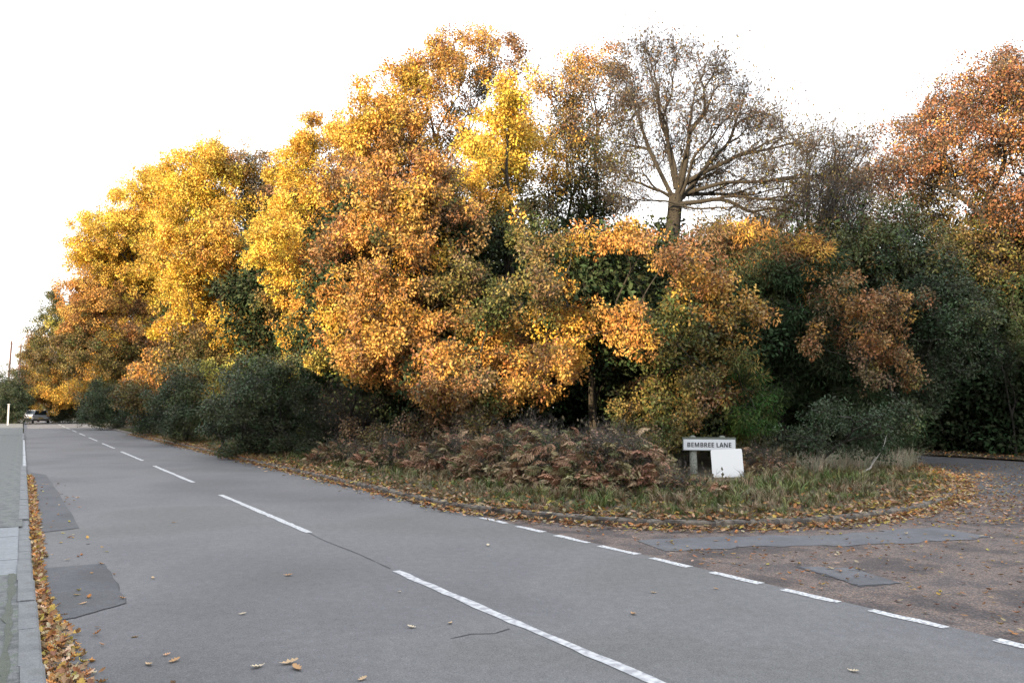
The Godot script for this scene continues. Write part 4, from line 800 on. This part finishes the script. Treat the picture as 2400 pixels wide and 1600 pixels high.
func house(label: String, at: Vector3, w: float, d: float, eaves: float, ridge: float, group: String):
	var h = base("brick_house", at)
	tag(h, label, "house", group)
	var hw = w / 2
	var wall = Buf.new()
	var c = [Vector3(-d, 0, -hw), Vector3(-d, 0, hw), Vector3(0, 0, hw), Vector3(0, 0, -hw)]
	for j in 4: wall.quad(c[j] , c[j] + Vector3.UP * eaves, c[(j + 1) % 4] + Vector3.UP * eaves, c[(j + 1) % 4])
	for s in [-1, 1]:
		var a = Vector3(-d, eaves, hw * s)
		var b = Vector3(0, eaves, hw * s)
		var t = Vector3(-d / 2, ridge, hw * s)
		if s > 0: wall.quad(a, t, b, b)
		else: wall.quad(b, t, a, a)
	part("wall", wall.mesh(M.brick), h)
	var r = Buf.new()
	var over = 0.25
	for s in [0, 1]:
		var x0 = over if s else -d - over
		var e0 = Vector3(x0, eaves - 0.15, -hw)
		var e1 = Vector3(x0, eaves - 0.15, hw)
		var t0 = Vector3(-d / 2, ridge + 0.06, -hw)
		var t1 = Vector3(-d / 2, ridge + 0.06, hw)
		if s: r.quad(e1, t1, t0, e0)
		else: r.quad(e0, t0, t1, e1)
		for q in [[e0, e1], [t0, t1]]: pass
		if s: r.quad(e0 - Vector3.UP * 0.12, t0 - Vector3.UP * 0.12, t1 - Vector3.UP * 0.12, e1 - Vector3.UP * 0.12)
		else: r.quad(e1 - Vector3.UP * 0.12, t1 - Vector3.UP * 0.12, t0 - Vector3.UP * 0.12, e0 - Vector3.UP * 0.12)
	var roof = part("roof", r.mesh(M.roof), h)
	box("chimney", Vector3(0.9, 1.6, 0.7), Vector3(-d / 2, ridge + 0.5, -hw + 0.6), M.brick, roof)
	for y in [1.5, 4.0]:
		for z in [-hw * 0.5, hw * 0.5]:
			if y < 2 and z > 0: continue
			var f = box("window", Vector3(0.08, 1.3, 1.7), Vector3(0.03, y, z), M.white, h)
			for k in [-1, 1]: box("pane", Vector3(0.02, 1.14, 0.74), Vector3(0.035, 0, k * 0.4), M.glass, f)
	var dr = box("door", Vector3(0.08, 2.0, 0.9), Vector3(0.03, 1.02, hw * 0.5), M.door, h)
	box("handle", Vector3(0.05, 0.04, 0.12), Vector3(0.06, 0, -0.32), M.black, dr)

func pole(label: String, at: Vector3, height: float, r: float, mat: Material, called: String, lean := 0.0):
	var o = base(called, at)
	tag(o, label, "pole", "poles on the near pavement")
	var b = Buf.new()
	b.tube([Vector3(0, -0.2, 0), Vector3(lean, height, 0), Vector3(lean, height + 0.02, 0)], [r, r * 0.75, 0.005], 10)
	part("shaft", b.mesh(mat), o)
	box("cross_arm", Vector3(0.5, 0.08, 0.08), Vector3(lean, height - 0.4, 0), mat, o)

func left_side():
	M.brick = surface(ramp_image(noise_image(256, 0.05, 4, 81), [0.3, 0.55, 0.8], [srgb(Color(0.2, 0.11, 0.08)), srgb(Color(0.28, 0.16, 0.11)), srgb(Color(0.33, 0.21, 0.15))]), 2.0, 0.9)
	M.pole = plain(Color(0.14, 0.085, 0.075), 0.9)
	M.roof = plain(Color(0.12, 0.08, 0.065), 0.9)
	M.glass = plain(Color(0.03, 0.035, 0.04), 0.08)
	M.door = plain(Color(0.05, 0.09, 0.13), 0.5)
	# the houses across the pavement, out of the picture, that shade the road
	for k in 9:
		house("brick house in the row behind the near pavement, %s" % ["second behind the camera", "first behind the camera", "level with the camera", "first ahead of the camera", "second ahead of the camera", "third ahead of the camera", "fourth ahead of the camera", "fifth ahead of the camera", "last ahead of the camera"][k], Vector3(-10.5, -0.05, 17.0 - 10.2 * k), 10.2, 7.5, 5.4, 9.1 + 0.15 * (k % 3), "row of houses behind the near pavement")
	house("pinkish brick house at the far left end of the road, cut by the picture edge", Vector3(-3.6, -0.05, -128), 9, 8, 7.5, 12.5, "houses at the far end")
	pole("dark telegraph pole leaning slightly above the far hedge, nearest the picture edge", Vector3(-1.75, 0.1, -112), 9.6, 0.14, M.pole, "telegraph_pole", 0.25)
	pole("dark telegraph pole beside the orange trees at the end of the road", Vector3(-0.65, 0.1, -116), 9.6, 0.12, M.pole, "telegraph_pole", 0.1)
	var w = base("white_post", Vector3(-1.15, 0.1, -88))
	tag(w, "slim white post in front of the dark hedge at far left", "post")
	box("shaft", Vector3(0.14, 1.9, 0.14), Vector3(0, 0.95, 0), M.white, w)
	box("cap", Vector3(0.2, 0.06, 0.2), Vector3(0, 1.93, 0), M.white, w)
	car("silver hatchback driving away at the far end of the road", Vector3(1.75, 0.0, -104), plain(Color(0.5, 0.56, 0.62), 0.3), true)
	car("white car parked by the near kerb, just beyond the silver hatchback", Vector3(0.95, 0.0, -113), plain(Color(0.65, 0.67, 0.7), 0.3), true)

func litter():
	var leaf = [make_leaf(1.2), make_leaf(3.0)]
	var sets = [[[], []], [[], []]]
	var put = func(p: Vector3, size: float, tilt: float, bright: float):
		var k = rng.randi() % 2
		sets[k][0].append(lying(p, size, tilt))
		var c: Color = vary(FALLEN[rng.randi() % FALLEN.size()], 0.3)
		sets[k][1].append(Color(c.r * bright, c.g * bright, c.b * bright))
	# the gutter beside the near kerb
	for k in 5200:
		var z = -3.5 - 18.7 * pow(rng.randf(), 1.25)
		var wide = 0.10 + 0.20 * smoothstep(-8.2, -5.0, z)
		if z > -10 and z < -8.2: wide *= 0.7
		var f = rng.randf() * rng.randf_range(0.5, 1.15)
		put.call(Vector3(0.165 + wide * f, 0.004 + 0.045 * (1 - f) * rng.randf(), z), 0.62, 0.7, 1.0)
	for k in 70: put.call(Vector3(rng.randf_range(0.3, 0.9), 0.004, -4 - 16 * rng.randf()), 0.6, 0.25, 1.0)
	tag(scatter("gutter_leaves", leaf[0], sets[0][0], sets[0][1], self), "brown fallen leaves heaped in the gutter by the near kerb", "leaves")
	tag(scatter("gutter_leaves", leaf[1], sets[1][0], sets[1][1], self), "curled tan fallen leaves heaped in the gutter by the near kerb", "leaves")
	for k in 2:
		sets[k][0].clear()
		sets[k][1].clear()
	# along the far kerb, on the verge and over the side lane
	for k in 22000:
		var t = rng.randf_range(70, 140)
		var a: Array = kerb_at(t)
		var s = rng.randf_range(-0.8, 1) * rng.randf() * 0.6
		var p: Vector2 = a[0] + a[1] * s
		if t < 113 and s < -0.12 and rng.randf() < 0.7: continue
		if s > -0.02 and s < 0.14 and rng.randf() < 0.72: continue
		put.call(Vector3(p.x, (verge_rise(s) + 0.015 if s > 0.1 else (0.115 if s > 0 else 0.006 + 0.04 * rng.randf())), p.y), 0.8, 0.5, 0.85)
	for k in 6500:
		var t = rng.randf_range(75, 150)
		var a: Array = kerb_at(t)
		var s = 0.15 + 3.6 * rng.randf() * rng.randf()
		var p: Vector2 = a[0] + a[1] * s
		put.call(Vector3(p.x, land(p) + 0.03 + 0.04 * rng.randf(), p.y), 0.9, 0.6, 0.65)
	var lane_poly = PackedVector2Array([Vector2(6.0, -10.2), Vector2(7, -8.4), Vector2(9, -7.4), Vector2(12, -7.4), Vector2(15, -8.4), Vector2(19, -10.9), Vector2(22, -14), Vector2(25.5, -12), Vector2(22.5, -7), Vector2(17, -3.4), Vector2(12, 0), Vector2(8.6, 4), Vector2(5.95, 4)])
	for k in 42000:
		var p = Vector2(rng.randf_range(6, 25), rng.randf_range(-14, 3))
		if not Geometry2D.is_point_in_polygon(p, lane_poly): continue
		var d = kerb_distance(p)
		var keep = 0.2 + 0.8 * exp(-d * 1.6) + (0.75 * exp(-d * 0.5) if p.x > 11.5 and p.x < 20 else 0.0)
		if d > 0.5 and d < 1.6 and p.x < 10.6: keep = 0.10
		if rng.randf() > keep: continue
		put.call(Vector3(p.x, 0.008 + 0.01 * rng.randf(), p.y), 0.55 + 0.2 * exp(-d), 0.25, 0.68 + 0.2 * exp(-d))
	for k in 2600:
		var p = Vector2(rng.randf_range(25.6, 32), rng.randf_range(-24, -7))
		put.call(Vector3(p.x, 0.07, p.y), 1.0, 0.4, 0.8)
	tag(scatter("fallen_leaves", leaf[0], sets[0][0], sets[0][1], self), "orange and brown fallen leaves along the far kerb and lane", "leaves")
	tag(scatter("fallen_leaves", leaf[1], sets[1][0], sets[1][1], self), "curled orange fallen leaves along the far kerb and lane", "leaves")
	# single leaves on the open asphalt
	var lone = [[1.44, -5.14, 1.5, "pale tan fallen leaf, largest on the asphalt at the bottom of the picture"], [1.52, -4.95, 1.35, "tan fallen leaf just below the largest leaf on the asphalt"], [1.36, -5.18, 1.2, "small brown fallen leaf touching the largest leaf's left side"], [0.73, -5.61, 0.9, "small pale leaf, left one of two near the gutter leaves"], [0.85, -5.54, 1.1, "small pale leaf, right one of two near the gutter leaves"], [2.53, -5.46, 1.0, "pale leaf left of the worn centre line"], [2.82, -5.47, 0.8, "pale leaf closest to the left edge of the worn centre line"], [2.21, -7.82, 1.2, "thin pale leaf on the left lane, level with the start of the worn centre line"], [4.7, -8.21, 1.1, "upright pale leaf in the right lane near the first edge dashes"], [4.79, -5.39, 0.8, "small white leaf in the right lane close to the edge dashes"], [4.15, -4.98, 1.0, "yellow leaf in the right lane"], [1.5, -6.54, 0.8, "small tan leaf in the left lane above the largest leaf"], [1.12, -8.31, 0.8, "small leaf beside the nearer asphalt patch"], [1.92, -12.2, 0.9, "pale leaf near the middle centre dash"], [4.39, -3.22, 0.9, "pale leaf at the bottom right of the asphalt"], [1.75, -4.6, 0.9, "orange leaf at the bottom edge right of the largest leaf"], [5.35, -5.2, 0.7, "small white leaf below the edge dashes"], [2.9, -6.6, 0.6, "tiny leaf beside the worn centre line"]]
	for k in lone.size():
		var a: Array = lone[k]
		var o = part("fallen_leaf", make_tinted_leaf([Color(0.46, 0.33, 0.2), Color(0.4, 0.24, 0.12), Color(0.5, 0.42, 0.3)][k % 3]), self, null, Vector3(a[0], 0.003, a[1]), Vector3(0.05, k * 1.7, 0.05))
		o.scale = Vector3.ONE * a[2] * 0.72
		tag(o, a[3], "leaf", "single leaves on the asphalt")

func make_tinted_leaf(c: Color) -> ArrayMesh:
	var m = make_leaf(1.6)
	var a = m.surface_get_arrays(0)
	var cc: PackedColorArray = a[Mesh.ARRAY_COLOR]
	for k in cc.size(): cc[k] = Color(cc[k].r * c.r, cc[k].g * c.g, cc[k].b * c.b)
	a[Mesh.ARRAY_COLOR] = cc
	var out = ArrayMesh.new()
	out.add_surface_from_arrays(Mesh.PRIMITIVE_TRIANGLES, a)
	out.surface_set_material(0, M.dead)
	return out

func verge_plants():
	var tuft = make_tuft(16, 0.2, 0.12, 0.005)
	var xf = []
	var cols = []
	var patchy = FastNoiseLite.new()
	patchy.seed = 5
	patchy.frequency = 0.06
	for k in 17000:
		var t = rng.randf_range(60, 150)
		var a: Array = kerb_at(t)
		var s = 0.16 + 3.4 * pow(rng.randf(), 1.3)
		var p: Vector2 = a[0] + a[1] * s
		if p.distance_to(Vector2(12.7, -12.0)) < 0.75: continue
		var sc = rng.randf_range(0.4, 1.25) * (0.55 + 0.6 * smoothstep(0.2, 1.8, s)) * (0.7 + 0.6 * absf(patchy.get_noise_2d(p.x * 25.0, p.y * 25.0 + 90.0)) * 2.0)
		xf.append(Transform3D(Basis.from_euler(Vector3(0, rng.randf() * TAU, 0)).scaled(Vector3(1.2, 1, 1.2) * sc), Vector3(p.x, land(p) - 0.01, p.y)))
		var wet = patchy.get_noise_2d(p.x * 10.0, p.y * 10.0) + rng.randf_range(-0.35, 0.35)
		cols.append(vary([Color(0.10, 0.125, 0.035), Color(0.14, 0.145, 0.05), Color(0.20, 0.165, 0.085), Color(0.23, 0.17, 0.10), Color(0.16, 0.12, 0.07)][0 if wet > 0.25 else (1 if wet > 0.05 else 2 + rng.randi() % 3)], 0.3))
	tag(scatter("grass", tuft, xf, cols, self), "rough short grass growing on the verge", "grass")
	# dead bracken, mound by mound
	frond = make_frond()
	var where = [
		[7.9, -18.6, 0.9, 0.75, 90, 0.5, "brown bracken mound farthest left, below the twiggy bush"],
		[8.5, -16.4, 1.0, 0.9, 120, 0.4, "brown bracken mound second from the left along the verge"],
		[9.5, -17.6, 1.2, 1.1, 130, 0.4, "taller bracken at the foot of the low orange oak"],
		[8.6, -14.4, 1.0, 1.0, 130, 0.35, "brown bracken mound below the left end of the dark hollow"],
		[9.9, -15.2, 1.2, 1.2, 140, 0.3, "taller bracken bordering the left end of the dark hollow"],
		[8.7, -12.8, 0.95, 1.0, 130, 0.4, "brown bracken mound below the middle of the dark hollow"],
		[10.2, -13.5, 1.1, 1.1, 130, 0.3, "bracken bordering the middle of the dark hollow"],
		[8.9, -11.5, 0.9, 0.95, 130, 0.45, "brown bracken mound below the right end of the dark hollow"],
		[9.2, -11.1, 0.75, 0.95, 130, 0.3, "reddish bracken mound left of the street sign"],
		[10.2, -12.3, 0.8, 1.0, 130, 0.35, "bracken behind the reddish mound left of the street sign"],
		[9.6, -10.1, 0.55, 0.25, 60, 0.25, "low trailing bracken nearest the corner kerb"],
		[10.0, -11.5, 0.5, 0.55, 70, 0.3, "low bracken just left of the sign's left post"],
		[14.3, -12.6, 0.8, 0.5, 70, 0.3, "low brown bracken just right of the white board"],
		[7.4, -21.0, 0.8, 0.6, 70, 0.4, "small brown bracken patch beside the dry grass"]]
	for w in where: bracken(w[6], Vector2(w[0], w[1]), w[2], w[3] * 1.02, int(w[4] * 3.2), w[5])
	# dry grass
	var stalk = make_tuft(26, 0.75, 0.5, 0.006)
	var dry = [[17.6, -12.2, 26, 1.3, "pale dry grass sprawling right of the white board"], [19.3, -12.6, 20, 1.1, "pale dry grass nearest the dark lane"], [15.8, -11.9, 18, 1.0, "thin dry grass between the white board and the pale grass"], [8.0, -20.2, 8, 0.7, "upright dry grass beside the twiggy bush"]]
	for w in dry:
		var c = Vector2(w[0], w[1])
		var o = base("dry_grass", Vector3(c.x, land(c), c.y))
		tag(o, w[4], "grass", "dry grass clumps on the verge")
		var gx = []
		var gc = []
		for k in w[2] * 2:
			gx.append(Transform3D(Basis.from_euler(Vector3(rng.randf_range(-0.4, 0.4), rng.randf() * TAU, rng.randf_range(-0.4, 0.4))).scaled(Vector3.ONE * rng.randf_range(0.5, 0.95)), Vector3(rng.randf_range(-1, 1) * w[3], -0.02, rng.randf_range(-0.4, 0.4))))
			gc.append(vary(Color(0.36, 0.32, 0.23), 0.3))
		scatter("stalks", stalk, gx, gc, o)
	var br = base("fallen_branch", Vector3(16.6, land(Vector2(16.6, -11.6)) + 0.06, -11.4), 0.4)
	tag(br, "pale bare fallen branch lying in the grass before the dry grass", "branch")
	var bb = Buf.new()
	bb.tube([Vector3(-0.9, 0, 0), Vector3(-0.2, 0.08, 0.05), Vector3(0.5, 0.25, 0), Vector3(1.2, 0.5, 0.1)], [0.03, 0.025, 0.018, 0.008], 6)
	bb.tube([Vector3(0.1, 0.14, 0.03), Vector3(0.5, 0.5, 0.2), Vector3(0.7, 0.8, 0.25)], [0.016, 0.011, 0.005], 5)
	part("limb", bb.mesh(plain(Color(0.3, 0.28, 0.24), 0.9)), br)

func _ready():
	rng.seed = 20241
	# camera
	var cam = Camera3D.new()
	cam.name = "camera"
	cam.position = Vector3(0, 1.6, 0)
	cam.rotation_degrees = Vector3(4.84, -31.5, 0)
	cam.fov = 46.42
	cam.near = 0.05
	cam.far = 1500
	add_child(cam)
	cam.current = true
	# sky, exposure
	var env = Environment.new()
	env.background_mode = Environment.BG_SKY
	var sm = ProceduralSkyMaterial.new()
	sm.sky_top_color = Color(0.92, 0.95, 1.0)
	sm.sky_horizon_color = Color(1.0, 0.98, 0.95)
	sm.sky_curve = 0.3
	sm.ground_horizon_color = Color(0.6, 0.58, 0.55)
	sm.ground_bottom_color = Color(0.3, 0.28, 0.25)
	sm.sun_angle_max = 5.0
	sm.energy_multiplier = 1.1
	var sky = Sky.new()
	sky.sky_material = sm
	env.sky = sky
	env.tonemap_mode = Environment.TONE_MAPPER_LINEAR
	env.tonemap_exposure = 2.6
	env.sdfgi_enabled = true
	env.ssao_enabled = true
	env.ssil_enabled = true
	var we = WorldEnvironment.new()
	we.name = "environment"
	we.environment = env
	add_child(we)
	# low autumn sun from the left, a little behind the camera
	var sun = DirectionalLight3D.new()
	sun.name = "sun"
	sun.light_color = Color(1.0, 0.87, 0.70)
	sun.light_energy = 1.6
	sun.light_angular_distance = 0.6
	sun.shadow_enabled = true
	add_child(sun)
	var el = deg_to_rad(16.0)
	var to_sun = Vector3(-cos(el) * 0.955, sin(el), cos(el) * 0.295)
	sun.look_at_from_position(to_sun * 50.0, Vector3.ZERO, Vector3.UP)

	materials()
	roads()
	spray = [make_spray(50, 0.30, 0.105, 0.068, 4, M.leaf, 0.75), make_spray(28, 0.33, 0.10, 0.065, 6, M.leaf, 0.75), make_spray(7, 0.5, 0.08, 0.055, 9, M.leaf), make_spray(44, 0.27, 0.085, 0.045, 2, M.holly), make_spray(60, 0.36, 0.17, 0.035, 2, M.yew, 0.6, 0.5), make_spray(60, 0.65, 0.17, 0.11, 2, M.yew)]
	left_side()
	for d in PLANTS: plant(d)
	for a in [[29.5, -7.5, "spreading oak beside the lane, just outside the right picture edge"], [33.5, -10.5, "spreading oak beyond the lane, second outside the right picture edge"], [28.5, -23.0, "spreading oak over the far part of the dark lane"]]:
		var lobes = []
		for k in 16: lobes.append([a[0] + 4.2 * sin(k * 2.4) * sqrt((k + 1) / 16.0), 5.0 + rng.randf_range(0, 3.5), a[1] + 4.2 * cos(k * 2.4) * sqrt((k + 1) / 16.0), 1.7, [4, 5, 3][k % 3], 0.8])
		plant(["oak_tree", "tree", a[2], "oaks shading the lane", Vector2(a[0], a[1]), 3.0, 0, 0.7, 0.008, lobes])
	# tall garden evergreens behind the camera: their shade lies on the right of the corner
	for a in [[-7.6, -4.6, "tall dark evergreen in the near front garden, left of the camera"], [-7.4, 0.4, "tall dark evergreen in the near front garden, beside and behind the camera"], [-7.8, 5.6, "tall dark evergreen in the near front garden, farthest behind the camera"]]:
		var lobes = []
		for k in 9: lobes.append([a[0] + rng.randf_range(-0.5, 0.5), 1.6 + k * 1.8, a[1] + rng.randf_range(-0.5, 0.5), 2.7 - 0.10 * k, 6, 1.0])
		plant(["cypress", "tree", a[2], "garden evergreens behind the camera", Vector2(a[0], a[1]), 1.0, 5, 1.1, 0.012, lobes])
	street_sign()
	verge_plants()
	litter()
